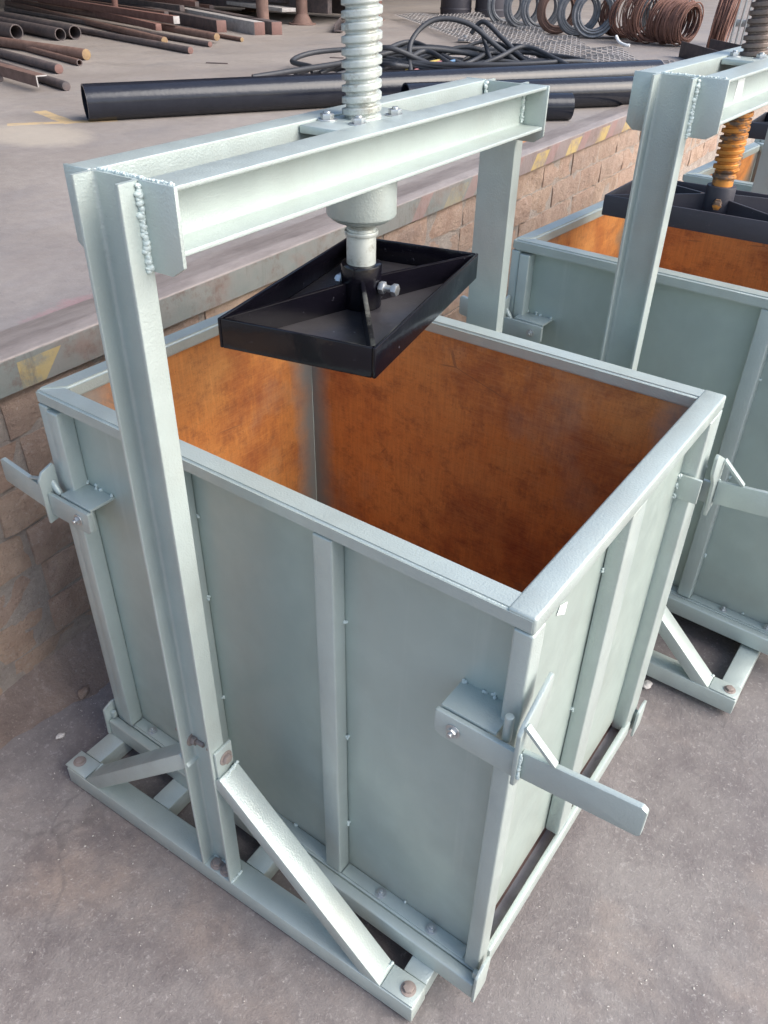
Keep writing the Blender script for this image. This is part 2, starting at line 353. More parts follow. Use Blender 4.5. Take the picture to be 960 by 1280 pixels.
def fillet(pts, idx, rad, n=4):
    """round 2d polygon corners idx"""
    out = []
    for i, p in enumerate(pts):
        if i not in idx: out.append(p); continue
        a, b, c = Vector(pts[i-1]), Vector(p), Vector(pts[(i+1) % len(pts)])
        r_ = rad[i] if isinstance(rad, dict) else rad
        d0, d1 = (a-b).normalized(), (c-b).normalized()
        for k in range(n+1):
            t = k/n; q = (b+d0*r_)*(1-t)**2 + b*2*t*(1-t) + (b+d1*r_)*t*t; out.append((q.x, q.y))
    return out
def mesh_of(bm, name, mats, sharp=38):
    me = bpy.data.meshes.new(name); bm.to_mesh(me); bm.free()
    for q in (mats if isinstance(mats, (list, tuple)) else [mats]): me.materials.append(MAT[q])
    for p in me.polygons: p.use_smooth = True
    try: me.set_sharp_from_angle(angle=R(sharp))
    except Exception: pass
    return me
def link(name, me, parent=None, loc=None, rot=None, label=None):
    o = bpy.data.objects.new(name, me); COL.objects.link(o)
    if parent is not None: o.parent = parent
    if loc is not None: o.location = loc
    if rot is not None: o.rotation_euler = rot
    if label: o['label'] = label
    return o
def obj(name, bm, mats, parent=None, loc=None, rot=None, label=None, sharp=38):
    return link(name, mesh_of(bm, name, mats, sharp), parent, loc, rot, label)
def tag(o, label, cat, group=None):
    o['label'] = label; o['category'] = cat
    if group: o['group'] = group
    return o
def thing(name, label, cat, loc=(0,0,0), rot=(0,0,0), group=None):
    o = bpy.data.objects.new(name, None); COL.objects.link(o); o.location = loc; o.rotation_euler = rot
    o.empty_display_size = .1
    return tag(o, label, cat, group)
def kids(o): return [c for c in list(bpy.data.objects) if c.parent == o]
def copy_tree(o, parent=None):
    c = o.copy(); COL.objects.link(c)
    if parent is not None: c.parent = parent; c.matrix_parent_inverse = o.matrix_parent_inverse
    for ch in kids(o): copy_tree(ch, c)
    return c
def struct(o): o['kind'] = 'structure'; return o
def NB(): return bmesh.new()
def weld_bm(p0, p1, r, seed=1, step=.75):
    bm = NB(); p0, p1 = Vector(p0), Vector(p1); L = (p1-p0).length; n = max(2, int(L/(r*step*.5))); q = random.Random(seed)
    for i in range(n+1):
        c = p0.lerp(p1, i/n) + Vector([q.uniform(-.32, .32)*r for _ in range(3)]); s = r*q.uniform(.6, 1.15)
        bmesh.ops.create_icosphere(bm, subdivisions=2, radius=s, matrix=Matrix.Translation(c) @ Matrix.Rotation(q.uniform(0, 3), 4, 'X') @ Matrix.Diagonal((q.uniform(.7, 1.3), q.uniform(.6, 1.2), q.uniform(.7, 1.5), 1)))
    return bm
def tack_bm(spots, r, seed=3):
    bm = NB(); q = random.Random(seed)
    for c in spots:
        for k in range(6):
            d = Vector([q.uniform(-.8, .8)*r for _ in range(3)]); d.z *= 1.6
            bmesh.ops.create_icosphere(bm, subdivisions=1, radius=r*q.uniform(.4, .9), matrix=Matrix.Translation(Vector(c)+d*.7))
    return bm

# shared bolt meshes (axis +z, seat at z=0)
def bolt_mesh(r=.011, h=.008, washer=True, stud=.0, mat='zinc'):
    bm = NB()
    if washer: cyl(bm, (0,0,0), (0,0,.0018), r*1.45, 24, .0004)
    z0 = .0018 if washer else 0
    cyl(bm, (0,0,z0), (0,0,z0+h), r, 6, .0010)
    if stud: cyl(bm, (0,0,z0+h), (0,0,z0+h+stud), r*.52, 14, .0008)
    return mesh_of(bm, 'bolt', mat, 30)
MAT['boltrust'] = m_rust('weathered bolt steel', (.24, .20, .18), (.33, .27, .24), .5)
BOLT_BASE = bolt_mesh(.0105, .007, True, 0, 'boltrust')
BOLT_ZINC = bolt_mesh(.0082, .006, True, .005)
BOLT_BIG = bolt_mesh(.011, .008, True, .003)
BOLT_DARK = bolt_mesh(.0105, .010, True, .018, 'boltrust')
RX = lambda s: (0, s*math.pi/2, 0)      # axis along +-x
RY = lambda s: (-s*math.pi/2, 0, 0)     # axis along +-y

# ================================================================== THE SETTING
def zground(x, y): 
    t = min(max((y-.85)/.25, 0), 1); return .028*t*t*(3-2*t)
def build_ground():
    bm = NB()
    def axis(lo, hi, fine_lo, fine_hi, st):
        a = []; v = fine_lo
        while v < fine_hi: a.append(v); v += st
        a.append(fine_hi)
        g = [fine_hi+k for k in (.3, 1, 3, 8, 20, 60, 200, hi)] ; l = [fine_lo-k for k in (.3, 1, 3, 8, 20, 60, 200, -lo)]
        return sorted(l) + a + g
    xs = axis(-500, 500, -.5, 3.0, .035); ys = axis(-500, 500, -1.0, 3.4, .035)
    V = [[bm.verts.new((x, y, zground(x, y) + (noise.noise(Vector((x*3, y*3, 1)))*.0022 + noise.fractal(Vector((x*13, y*13, 4)), 1, 2, 3)*.0016 - .004))) for x in xs] for y in ys]
    for j in range(len(ys)-1):
        for i in range(len(xs)-1): bm.faces.new((V[j][i], V[j][i+1], V[j+1][i+1], V[j+1][i]))
    struct(obj('ground', bm, 'ground'))
build_ground()
PZ = .92           # platform top
WX = -.352         # wall face
bm = NB(); 
# platform slab: top sheet with depth, reaches far to the left and back
box(bm, -60, WX-.105, -12, 60, PZ-.22, PZ, 0)
struct(obj('platform_floor', bm, 'slab'))
# steel edge channel along the platform
bm = NB()
poly = fillet([(WX-.095, .840), (WX+.020, .840), (WX+.020, .921), (WX-.012, .932), (WX-.100, .932), (WX-.100, .90)], [2, 3], .006)
prism(bm, poly, 'y', -12, 60)
e = obj('platform_edge_beam', bm, ['edge', 'lip']); struct(e)
for p in e.data.polygons:
    if p.normal.z > .25: p.material_index = 1
# mortar core of the wall
bm = NB(); box(bm, WX-.6, WX-.0048, -12, 60, -.3, .829)
wall = struct(obj('platform_wall', bm, 'mortar'))
# rough bricks
def brick_mesh(L, H, seed):
    bm = NB(); nx = max(3, int(L/.022)); nz = max(2, int(H/.022)); q = Vector((seed*7.3, seed*3.1, seed*1.7))
    F = [[None]*(nx+1) for _ in range(nz+1)]
    for j in range(nz+1):
        for i in range(nx+1):
            y = -L/2 + L*i/nx; z = -H/2 + H*j/nz
            edge = min(i, nx-i, j*1.3, (nz-j)*1.3); d = .003 if edge == 0 else 0
            dx = noise.fractal(Vector((y*9, z*9, 0))+q, 1, 2, 5)*.010 - d*(.6+.5*noise.noise(Vector((y*30, z*30, 2))+q))
            jy = noise.noise(Vector((y*20, z*20, 5))+q)*.008; jz = noise.noise(Vector((y*20, z*20, 9))+q)*.008
            if i in (0, nx): jy *= .35; dx -= .002
            if j in (0, nz): jz *= .5
            F[j][i] = bm.verts.new((dx, y+jy, z+jz))
    for j in range(nz):
        for i in range(nx): bm.faces.new((F[j][i], F[j][i+1], F[j+1][i+1], F[j+1][i]))
    rim = [F[0][i] for i in range(nx+1)] + [F[j][nx] for j in range(1, nz+1)] + [F[nz][i] for i in range(nx-1, -1, -1)] + [F[j][0] for j in range(nz-1, 0, -1)]
    back = [bm.verts.new((-.06, v.co.y, v.co.z)) for v in rim]
    for i in range(len(rim)): bm.faces.new((rim[i], back[i], back[(i+1) % len(rim)], rim[(i+1) % len(rim)]))
    bmesh.ops.recalc_face_normals(bm, faces=bm.faces[:])
    return bm
CH = .118; GAP = .011; variants = []
for k in range(12):
    Lb = (.36, .30, .40, .26)[k % 4]
    variants.append((Lb, mesh_of(brick_mesh(Lb-GAP, CH-GAP, k+1), 'brick', ('brick0', 'brick1', 'brick2')[k % 3], 60)))
for c in range(7):
    y = -1.6 + (c % 2)*.17 + rnd.uniform(0, .05); z = .012 + CH*(c+.5)
    while y < (6.2 if c > 2 else 2.4):
        Lb, me = rnd.choice(variants)
        b = link('brick', me, wall, (WX + rnd.uniform(-.004, .005), y+Lb/2, z), (0, rnd.uniform(-.03, .03), 0))
        y += Lb
# dirt bank at the wall foot
bm = NB(); NXD, NYD = 8, 130; V = []
for j in range(NYD+1):
    y = -1.4 + j*.04; row = []
    wdt = .12 + .07*noise.noise(Vector((0, y*2.1, 3))) + .05*noise.noise(Vector((3, y*9, 3))) + .02*noise.noise(Vector((3, y*25, 3)))
    for i in range(NXD+1):
        t = i/NXD; x = WX-.02 + wdt*t*1.3; h = (.085+.04*noise.noise(Vector((2, y*2.6, 0))))*(1-t)**1.6 - .007
        row.append(bm.verts.new((x, y, zground(x, y) + h + noise.fractal(Vector((x*22, y*22, 0)), 1, 2, 4)*.011*(1-t*.5))))
    V.append(row)
for j in range(NYD):
    for i in range(NXD): bm.faces.new((V[j][i], V[j][i+1], V[j+1][i+1], V[j+1][i]))
MAT['dirt'] = m_brick('crumbled brick dirt', (.22, .165, .14), (.33, .25, .21), (5, 5, 5))
o = obj('dirt', bm, 'dirt', sharp=80); o['kind'] = 'stuff'; o['label'] = 'crumbled dirt along the foot of the brick wall'; o['category'] = 'dirt'

# ================================================================== THE PRESS FRAME
PX0, PX1 = .407, .489                     # post sides
YF, YW = -.129, -.0935                    # flange tips, web plane (front)
YR = .918                                 # rear web plane
ZT, ZB = 1.460, 1.380
AX = (.448, .411)                         # screw axis
def channel_poly(w0, w1, y_open, y_web, tf=.006, tw=.006, rf=.007):
    """channel seen from above; flanges at w0 and w1 run from web to the open side"""
    s = 1 if y_open > y_web else -1
    p = [(w0, y_open), (w0, y_web), (w1, y_web), (w1, y_open), (w1-tf, y_open), (w1-tf, y_web+s*tw), (w0+tf, y_web+s*tw), (w0+tf, y_open)]
    return fillet(p, [0, 3, 4, 5, 6, 7, 1, 2], {0: .002, 3: .002, 4: .002, 7: .002, 5: rf, 6: rf, 1: .002, 2: .002}, 4)
def build_frame():
    t = thing('screw_press', 'nearest grey green screw press, its post and beam standing over the big open box', 'screw press', group='screw presses in a row')
    def part(name, bm, mat='paint', **k): return obj(name, bm, mat, t, **k)
    bs = lambda *a: (lambda bm: (box(bm, *a), bm)[1])(NB())
    # base: cross members and rails, each a hollow section
    part('base_beam', bs(-.036, .940, YF, -.074, 0, .051, .0035))
    part('base_beam', bs(-.036, .940, .900, .955, 0, .051, .0035))
    for x0, x1 in ((-.036, .019), (.195, .250), (.480, .535), (.885, .940)):
        part('base_rail', bs(x0+.0015, x1-.0015, -.0735, .8995, .001, .0495, .0035))
    # posts
    bm = NB(); prism(bm, channel_poly(PX0, PX1, YF, YW), 'z', .052, ZT); part('post', bm)
    bm = NB(); prism(bm, channel_poly(PX0, PX1, .954, YR), 'z', .052, ZT); part('post', bm)
    # top beams: two channels back to back with the posts between them
    def beam(xw, xo):
        s = 1 if xo > xw else -1; tf = .0065
        p = [(xw, ZB), (xo, ZB), (xo, ZB+tf), (xw+s*.006, ZB+tf), (xw+s*.006, ZT-tf), (xo, ZT-tf), (xo, ZT), (xw, ZT)]
        p = fillet(p, [0, 1, 2, 3, 4, 5, 6, 7], {0: .002, 1: .0015, 2: .003, 3: .007, 4: .007, 5: .003, 6: .0015, 7: .002}, 4)
        bm = NB(); prism(bm, p, 'y', YW-.001, YR+.001); return part('top_beam', bm)
    beam(PX1+.0006, .544); beam(PX0-.0006, .363)
    for x0, x1 in ((PX1+.001, .5475), (.3605, PX0-.001)):
        for y0 in (YW-.0075, YR+.0015):
            xs = (x0, x1) if x0 > .45 else (x1, x0)
            pl = [(xs[0], ZT+.001), (xs[1], ZT+.001), (xs[1], ZT-.092), (xs[1]+(xs[0]-xs[1])*.35, ZT-.105), (xs[0], ZT-.105)]
            bm = NB(); prism(bm, pl, 'y', y0, y0+.006, .0012); e_ = part('end_plate', bm)
    # weld beads
    part('weld_bead', weld_bm((PX1+.002, YW-.009, ZT-.004), (PX1+.002, YW-.009, ZT-.104), .0046, 2), 'weld')
    part('weld_bead', weld_bm((PX0-.002, YW-.009, ZT-.004), (PX0-.002, YW-.009, ZT-.104), .0045, 3), 'weld')
    part('weld_bead', weld_bm((PX1+.0085, YR-.003, ZT-.014), (PX1+.0085, YR-.003, ZB+.012), .0042, 4), 'weld')
    part('weld_bead', weld_bm((PX0+.004, YR-.004, ZT-.005), (PX0+.004, YR-.004, ZB+.02), .0042, 5), 'weld')
    part('weld_bead', weld_bm((PX0+.006, YW+.001, ZT+.0004), (PX1-.002, YW+.001, ZT+.0004), .0026, 6), 'weld')
    part('weld_bead', weld_bm((PX1+.004, YW-.002, ZT+.0012), (.542, YW-.002, ZT+.0012), .0022, 16), 'weld')
    # cross plate under the screw with four bolts
    part('screw_plate', bs(PX0+.001, PX1-.001, .300, .520, ZT-.015, ZT-.003, .002))
    for dx, dy in ((-.030, -.052), (.030, -.052), (-.030, .052), (.030, .052)):
        link('bolt', BOLT_BIG, t, (AX[0]+dx, AX[1]+dy, ZT-.003))
    bm = NB(); cyl(bm, (*AX, 1.306), (*AX, ZB-.0005), .060, 48, .004); cyl(bm, (*AX, 1.298), (*AX, 1.3055), .047, 40, .002, r1=.057)
    part('nut_housing', bm)
    # braces
    def brace(sx, yc, rear=False):
        X = lambda v: AX[0] + sx*(v-AX[0])
        bm = NB(); p0 = Vector((X(.500), yc, .405)); p1 = Vector((X(.862), yc, .034))
        d = (p1-p0).normalized(); nrm = Vector((-d.z, 0, d.x))
        if nrm.z < 0: nrm = -nrm
        bar(bm, p0-nrm*.017, p1-nrm*.0, (0, .0255, 0), nrm*.017, .0025)
        b = part('brace', bm)
        bm = NB(); xa, xb = sorted((X(.4895), X(.4955)))
        box(bm, xa, xb, yc-.0215, yc+.0215, .398, .468, .0018); obj('brace_tab', bm, 'paint', b)
        s = sx
        link('bolt', BOLT_DARK if sx < 0 else BOLT_BASE, b, (X(.4956), yc+.002, .438), RX(s))
        link('bolt', BOLT_DARK, b, (X(.483) , yc+.000, .438), RX(-s))
        bm = NB(); 
        xa, xb = sorted((X(.868), X(.9385))); box(bm, xa, xb, yc-.0245, yc+.0245, .0514, .0555, .001); obj('foot_plate', bm, 'paint', b)
        link('bolt', BOLT_BASE, b, (X(.915), yc, .0556))
        obj('weld_bead', weld_bm((X(.855), yc-.022, .053), (X(.863), yc+.022, .057), .0032, 11), 'weld', b)
        obj('weld_bead', weld_bm((X(.503), yc-.024, .392), (X(.503), yc+.022, .410), .0032, 12), 'weld', b)
    for yc in (-.1015, .9275):
        brace(1, yc); brace(-1, yc)
    for x in (.436, .464):
        link('bolt', BOLT_BASE, t, (x, -.112, .0530)); link('bolt', BOLT_BASE, t, (x, .937, .0530))
    part('weld_bead', weld_bm((PX1+.0015, -.127, .0525), (PX1+.0015, -.096, .0525), .003, 7), 'weld')
    part('weld_bead', weld_bm((PX0+.010, YW-.006, .0530), (PX1-.012, YW-.006, .0530), .003, 8), 'weld')
    return t
def screw_mesh(z0, z1, r=.0315, ri=.0250, pitch=.0165, mat='screw'):
    bm = NB(); seg = 40; dz = pitch/14; n = int((z1-z0)/dz); L = []
    for i in range(n+1):
        z = z0 + i*dz; row = []
        for j in range(seg):
            th = 2*math.pi*j/seg; f = ((z/pitch) - j/seg) % 1.0
            if f < .10: k = f/.10
            elif f < .62: k = 1
            elif f < .74: k = 1-(f-.62)/.12
            else: k = 0
            fade = min(1, (z-z0)/.01); k *= fade; k = k*k*(3-2*k); rr = ri + (r-ri)*k
            row.append(bm.verts.new((rr*math.cos(th), rr*math.sin(th), z)))
        L.append(row)
    for i in range(n):
        for j in range(seg): bm.faces.new((L[i][j], L[i][(j+1) % seg], L[i+1][(j+1) % seg], L[i+1][j]))
    bm.faces.new(L[-1]); bm.faces.new(L[0][::-1])
    return mesh_of(bm, 'screw', mat, 60)
def add_screw(t, zp, angle, rusty=False):
    """screw with plunger; zp is the height of the plunger rim top"""
    thread, rod = ('orange', 'orange') if rusty else ('screw', 'screw')
    base = zp + .035
    up_ = .030 if rusty else .062
    s = link('screw', screw_mesh(0, 1.97-(base+up_), mat=thread, r=.0325 if rusty else .0315), t, (*AX, base+up_))
    bm = NB(); cyl(bm, (0,0,-.09), (0,0,.0), .0258, 40, .001); cyl(bm, (0,0,-.012), (0,0,-.004), .0295, 40, .002)
    obj('screw_end', bm, rod, s)
    bk = 'blackdull' if rusty else 'black'
    pl = thing_part('plunger', t, (AX[0], AX[1], zp), (0, 0, angle), bk)
    return s, pl
def thing_part(name, t, loc, rot, bk):
    hx, hy, H = .1335, .2485, .050
    bm = NB(); box(bm, -hx+.0005, hx-.0005, -hy+.0005, hy-.0005, -H, -H+.008, .001); pl = obj(name, bm, 'scuff' if bk == 'black' else bk, t, loc, rot)
    tk = .006
    for (x0, x1, y0, y1) in ((-hx, hx, -hy-tk, -hy), (-hx, hx, hy, hy+tk), (-hx-tk, -hx, -hy-tk, hy+tk), (hx, hx+tk, -hy-tk, hy+tk)):
        bm = NB(); box(bm, x0, x1, y0, y1, -H-.001, 0, .0020, 2); obj('rim_plate', bm, bk, pl)
    bm = NB(); cyl(bm, (0,0,-H+.008), (0,0,.036), .0365, 44, .003); obj('collar', bm, bk, pl)
    for sx in (-1, 1):
        for sy in (-1, 1):
            d = Vector((sx*hx, sy*hy, 0)); L = d.length; d.normalize(); sd_ = Vector((-d.y, d.x, 0))*.0038
            bm = NB(); a = d*.030; b = d*(L-.003); top = .014 if sx*sy < 0 else .006
            q = [a+Vector((0,0,-H+.008)), b+Vector((0,0,-H+.008)), b+Vector((0,0,-.001)), a+Vector((0,0,top))]
            A = [bm.verts.new(v-sd_) for v in q]; B = [bm.verts.new(v+sd_) for v in q]
            fs = [bm.faces.new(A), bm.faces.new(B[::-1])]+[bm.faces.new((A[i], B[i], B[(i+1)%4], A[(i+1)%4])) for i in range(4)]
            bmesh.ops.recalc_face_normals(bm, faces=fs)
            bmesh.ops.bevel(bm, geom=list({e for f in fs for e in f.edges}), offset=.001, segments=2, affect='EDGES')
            obj('rib', bm, bk, pl)
            obj('weld_bead', weld_bm(d*.040+Vector((0,0,-.036)), d*(.055)+Vector((0,0,-.041)), .003, 21), bk, pl)
    # cross bolts through the collar
    for s, a0 in ((1, 0), (-1, 0)):
        bm = NB(); dv = Vector((s, .10*s, 0)).normalized(); p = Vector((0, 0, -.002))
        if bk == 'blackdull': p = Vector((0, 0, 0)); dv = Vector((0.25*s, -s, 0)).normalized() if s > 0 else dv
        cyl(bm, p+dv*.030, p+dv*(.066 if s > 0 else .052), .0062, 14)
        cyl(bm, p+dv*.038, p+dv*.048, .0112, 6, .001)
        if s > 0: cyl(bm, p+dv*.063, p+dv*.073, .0110, 6, .001)
        obj('bolt', bm, 'zinc' if bk == 'black' else 'orange', pl, rot=(0, 0, -rot[2]))
    return pl

# ================================================================== THE PRESS BOX
W, D, HB = 1.0364, .7746, .950            # sizes of the walled part; local origin at floor frame underside
def build_box():
    t = thing('steel_box', 'nearest open topped grey green steel box with rusty orange inside', 'steel box', group='steel boxes of the presses')
    S = .032; Z0 = .052; ZR = HB-.0285
    def part(name, bm, mat='paint', **k): return obj(name, bm, mat, t, **k)
    bs = lambda *a: (lambda bm: (box(bm, *a), bm)[1])(NB())
    # top rails, butted with mitred corners
    def rail(p, ax):  # quads in plan with mitres
        bm = NB(); A = [bm.verts.new((x, y, ZR)) for x, y in p]; B = [bm.verts.new((x, y, HB)) for x, y in p]
        fs = [bm.faces.new(A), bm.faces.new(B[::-1])]+[bm.faces.new((A[i], B[i], B[(i+1)%4], A[(i+1)%4])) for i in range(4)]
        bmesh.ops.recalc_face_normals(bm, faces=fs)
        bmesh.ops.bevel(bm, geom=list({e for f in fs for e in f.edges}), offset=.0045, segments=3, affect='EDGES')
        return part('top_rail', bm)
    r_ = .042
    rail([(0, 0), (W, 0), (W-r_*.15, r_), (r_, r_)], 'x'); rail([(r_, D-r_), (W-r_*.15, D-r_), (W, D), (0, D)], 'x')
    rail([(0, 0.001), (r_, r_+.001), (r_, D-r_-.001), (0, D-.001)], 'y')
    bm = NB(); box(bm, W-r_, W, .001+r_*.0, D-.001, ZR, HB+.0012, .0045, 3); part('top_rail', bm)
    # corner posts
    def post(x0, x1, y0, y1): part('corner_post', bs(x0, x1, y0, y1, Z0+.002, ZR-.0005, .0035, 3))
    post(W-.030, W, .0005, .038); post(W-.034, W, D-.070, D-.0005)
    post(0, .026, .0005, .038); post(0, .030, D-.038, D-.0005)
    # front inner stile beside the left corner post
    part('stile', bs(.0275, .058, -.003, S, Z0+.002, ZR-.006, .003, 3))
    # wall sheets: painted outside, patina inside
    def sheet(x0, x1, y0, y1, z0, z1, inner, name='wall_sheet'):
        bm = NB(); nx = 26 if x1-x0 > .01 else 1; ny = 26 if y1-y0 > .01 else 1; nz = 12
        lay = bm.loops.layers.float_color.new('bare')
        def grid(fix, val, flip, mi):
            ua = 1 if fix == 0 else 0; n1 = ny if fix == 0 else nx; lo, hi = ((y0, y1) if fix == 0 else (x0, x1))
            G = [[None]*(nz+1) for _ in range(n1+1)]
            for i in range(n1+1):
                for k in range(nz+1):
                    u = lo+(hi-lo)*i/n1; z = z0+(z1-z0)*k/nz
                    wv = noise.noise(Vector((u*3.2, z*2.6, (x0+y0)*5)))*.0018
                    G[i][k] = bm.verts.new((val+wv, u, z) if fix == 0 else (u, val+wv, z))
            for i in range(n1):
                for k in range(nz):
                    f = bm.faces.new((G[i][k], G[i+1][k], G[i+1][k+1], G[i][k+1])); f.material_index = mi
                    f.normal_update()
                    want = inner if mi == 1 else -inner
                    c = f.normal[fix]
                    if c*want < 0: f.normal_flip()
                    for l in f.loops:
                        q = l.vert.co; u = q[ua]; dd = min(u-lo, hi-u); z = q.z
                        wd_ = (.24 if (fix == 0 and inner > 0 and u-lo < hi-u) else (.13 if (fix == 1 and inner < 0 and u-lo > hi-u) else .12)); b = max(0, 1-dd/wd_); b = max(b, max(0, 1-(z1-z)/.05)*.35)
                        l[lay] = (b, b, b, 1)
        if nx == 1: grid(0, x0 if inner > 0 else x1, 0, 0); grid(0, x1 if inner > 0 else x0, 0, 1)
        else: grid(1, y0 if inner > 0 else y1, 0, 0); grid(1, y1 if inner > 0 else y0, 0, 1)
        return part(name, bm, ['sheet', 'patina'], sharp=60)
    sheet(S+.004, W-S-.004, S, S+.003, .050, ZR+.012, 1)
    sheet(S+.004, W-S-.004, D-S-.003, D-S, .050, ZR+.012, -1)
    sheet(S, S+.003, S+.004, D-S-.004, .050, ZR+.012, 1)
    sheet(W-S-.003, W-S, S+.004, D-S-.004, .078, ZR+.012, -1)
    # stiffeners
    part('stiffener', bs(.668, .7065, .0012, S-.0004, Z0+.002, ZR-.0005, .0035, 3))
    part('stiffener', bs(.338, .3765, .0012, S-.0004, Z0+.002, ZR-.0005, .0035, 3))
    part('stiffener', bs(.668, .7065, D-S+.0004, D-.0012, Z0+.002, ZR-.0005, .0035, 3))
    part('stiffener', bs(W-S+.0004, W-.0015, .335, .395, .078, ZR-.0005, .0030, 3))
    part('stiffener', bs(.0015, S-.0004, .335, .395, .078, ZR-.0005, .0030, 3))
    # bottom angles carrying the sheets (front/rear) and floor frame channels
    for y0, y1 in ((.0045, S-.0005), (D-S+.0005, D-.0045)):
        bm = NB(); box(bm, .060, .3370, y0, y1, Z0-.001, Z0+.0035, .0012); box(bm, .3775, .6670, y0, y1, Z0-.001, Z0+.0035, .0012); box(bm, .7075, W-.036, y0, y1, Z0-.001, Z0+.0035, .0012)
        part('bottom_flange', bm)
    # rim of floor frame; front has a lip in front of the flange
    part('floor_rail', bs(-.006, W+.006, -.0235, -.0008, 0, .0500, .0035, 3))
    part('floor_rail', bs(-.006, W+.006, D+.0008, D+.0235, 0, .0500, .0035, 3))
    bm = NB(); box(bm, .001, W-.001, .0006, S+.01, 0, Z0-.0014, .002); part('floor_ledge', bm)
    bm = NB(); box(bm, .001, W-.001, D-S-.01, D-.0006, 0, Z0-.0014, .002); part('floor_ledge', bm)
    # side floor rails: upstand lip with a dirty shelf inside it
    for s in (0, 1):
        X = lambda v: W-v if s else v
        def sb(name, a, b, y0, y1, z0, z1, mat='paint', bev=.002):
            bm = NB(); xa, xb = sorted((X(a), X(b))); box(bm, xa, xb, y0, y1, z0, z1, bev); return part(name, bm, mat)
        sb('side_rail', -.004, .009, .040, D-.042, .026, .0715, 'paint', .0035)
        sb('side_shelf', .0095, S+.06, .043, D-.043, .028, .0335, 'palebar', .001)
        # hook plates at the lower corners
        for yy in (-.026, D-.020):
            bm = NB(); xa, xb = sorted((X(-.0135), X(-.0075)))
            pl = fillet([(yy-.004, .002), (yy+.042, .010), (yy+.050, .092), (yy+.026, .100), (yy-.002, .088)], [0, 1, 2, 3, 4], .006)
            prism(bm, pl, 'x', xa, xb, .0012); hp = part('hook_plate', bm)
            bm = NB(); xa, xb = sorted((X(-.0074), X(.004))); box(bm, xa, xb, yy+.012, yy+.0235, .054, .074, .002); obj('hook_lug', bm, 'paint', hp)
    bm = NB(); box(bm, S+.004, W-S-.004, S+.004, D-S-.004, .030, .036, .001); part('floor_sheet', bm, 'rust')
    # bolts on the flanges
    for x in (.110, .395, .800, .922): link('bolt', BOLT_ZINC, t, (x, .0165, Z0+.0036))
    for x in (.110, .395, .800, .922): link('bolt', BOLT_ZINC, t, (x, D-.0165, Z0+.0036))
    # tack welds along stiffener and post edges
    part('tack_weld', tack_bm([(.7075, S-.002, z) for z in (.20, .46, .74)], .0042), 'weld')
    part('tack_weld', tack_bm([(.3785, S-.003, z) for z in (.345, .62, .81)]+[(.56, S-.002, .060), (.85, S-.002, .061), (.30, S-.002, .060)], .0038, 5), 'weld')
    part('tack_weld', tack_bm([(W-S+.002, .334, z) for z in (.235, .46, .80)], .0042, 6), 'weld')
    part('tack_weld', tack_bm([(W-S+.002, .396, z) for z in (.235, .46, .80)], .0042, 7), 'weld')
    part('tack_weld', tack_bm([(W-.006, .003, HB-.006)], .0026, 9), 'weld')
    bm = NB(); prism(bm, [(.156, .829), (.163, .843), (.191, .831), (.188, .808)], 'x', W-S+.0012, W-S+.002); bm2 = part('sticker', bm, 'white')
    # latches on the front wall and on the rear wall; sx: which end, sy: which wall
    def latch(sx, sy):
        X = lambda v: v if sx > 0 else W-v+.012*0
        Y = lambda v: v if sy > 0 else D-v
        def bx(bm, x0, x1, y0, y1, z0, z1, bev=.0012): 
            xa, xb = sorted((X(x0), X(x1))); ya, yb = sorted((Y(y0), Y(y1))); box(bm, xa, xb, ya, yb, z0, z1, bev)
        dz = -.048; lo = -.040 if sx < 0 else 0.0; sh = -.026 if sx < 0 else 0.0
        # bracket: angle welded on the sheet
        bm = NB(); bx(bm, .926+sh, 1.016+sh, -.026, S-.0005, .790+dz, .796+dz); bx(bm, .926+sh, 1.004+sh, -.026, -.020, .746+dz, .7895+dz)
        L = part('latch', bm)
        sp = [(X(.932+sh), Y(S-.002), .798+dz), (X(.965+sh), Y(S-.002), .798+dz), (X(.980+sh), Y(S-.002), .798+dz), (X(1.006+sh), Y(S-.002), .798+dz)]
        obj('tack_weld', tack_bm(sp, .0042, 30+sx), 'weld', L)
        # pivoting bar
        bm = NB(); pl = fillet([(X(.922+sh), .792+dz), (X(1.052 if sx > 0 else 1.019), .792+dz), (X(1.052 if sx > 0 else 1.019), .742+dz), (X(.934+sh), .742+dz), (X(.922+sh), .750+dz)], [0, 3, 4], .003)
        ya, yb = sorted((Y(-.0365), Y(-.0275))); prism(bm, pl, 'y', ya, yb, .0018); obj('latch_bar', bm, 'paint', L)
        link('bolt', BOLT_ZINC, L, (X(.955+sh), Y(-.0367), .768+dz), RY(-1 if sy > 0 else 1))
        # pin between bracket and post
        bm = NB(); cyl(bm, (X(1.028 if sx > 0 else 1.006), Y(-.0165), .782+dz), (X(1.028), Y(-.0165), .832+dz+lo*.5), .0070, 18, .003); obj('latch_pin', bm, 'paint', L)
        # clamp plate across the corner and its lever
        cx0 = 1.0530 if sx > 0 else 1.0200
        bm = NB(); xa, xb = sorted((X(cx0), X(cx0+.007)))
        pl = [(Y(-.046), .838+dz+lo*.5), (Y(-.036), .850+dz+lo*.6), (Y(.034), .892+dz+lo), (Y(.040), .884+dz+lo), (Y(.037), .846+dz+lo), (Y(.004), .806+dz+lo*.5), (Y(-.012), .722+dz), (Y(-.044), .735+dz)]
        if sx < 0: pl = [(Y(-.046), .822+dz), (Y(-.036), .838+dz), (Y(-.010), .848+dz), (Y(-.006), .842+dz), (Y(-.006), .730+dz), (Y(-.044), .722+dz)]
        prism(bm, pl, 'x', xa, xb, .0018); obj('clamp_plate', bm, 'paint', L)
        bm = NB(); ya, yb = sorted((Y(-.036), Y(-.0265)))
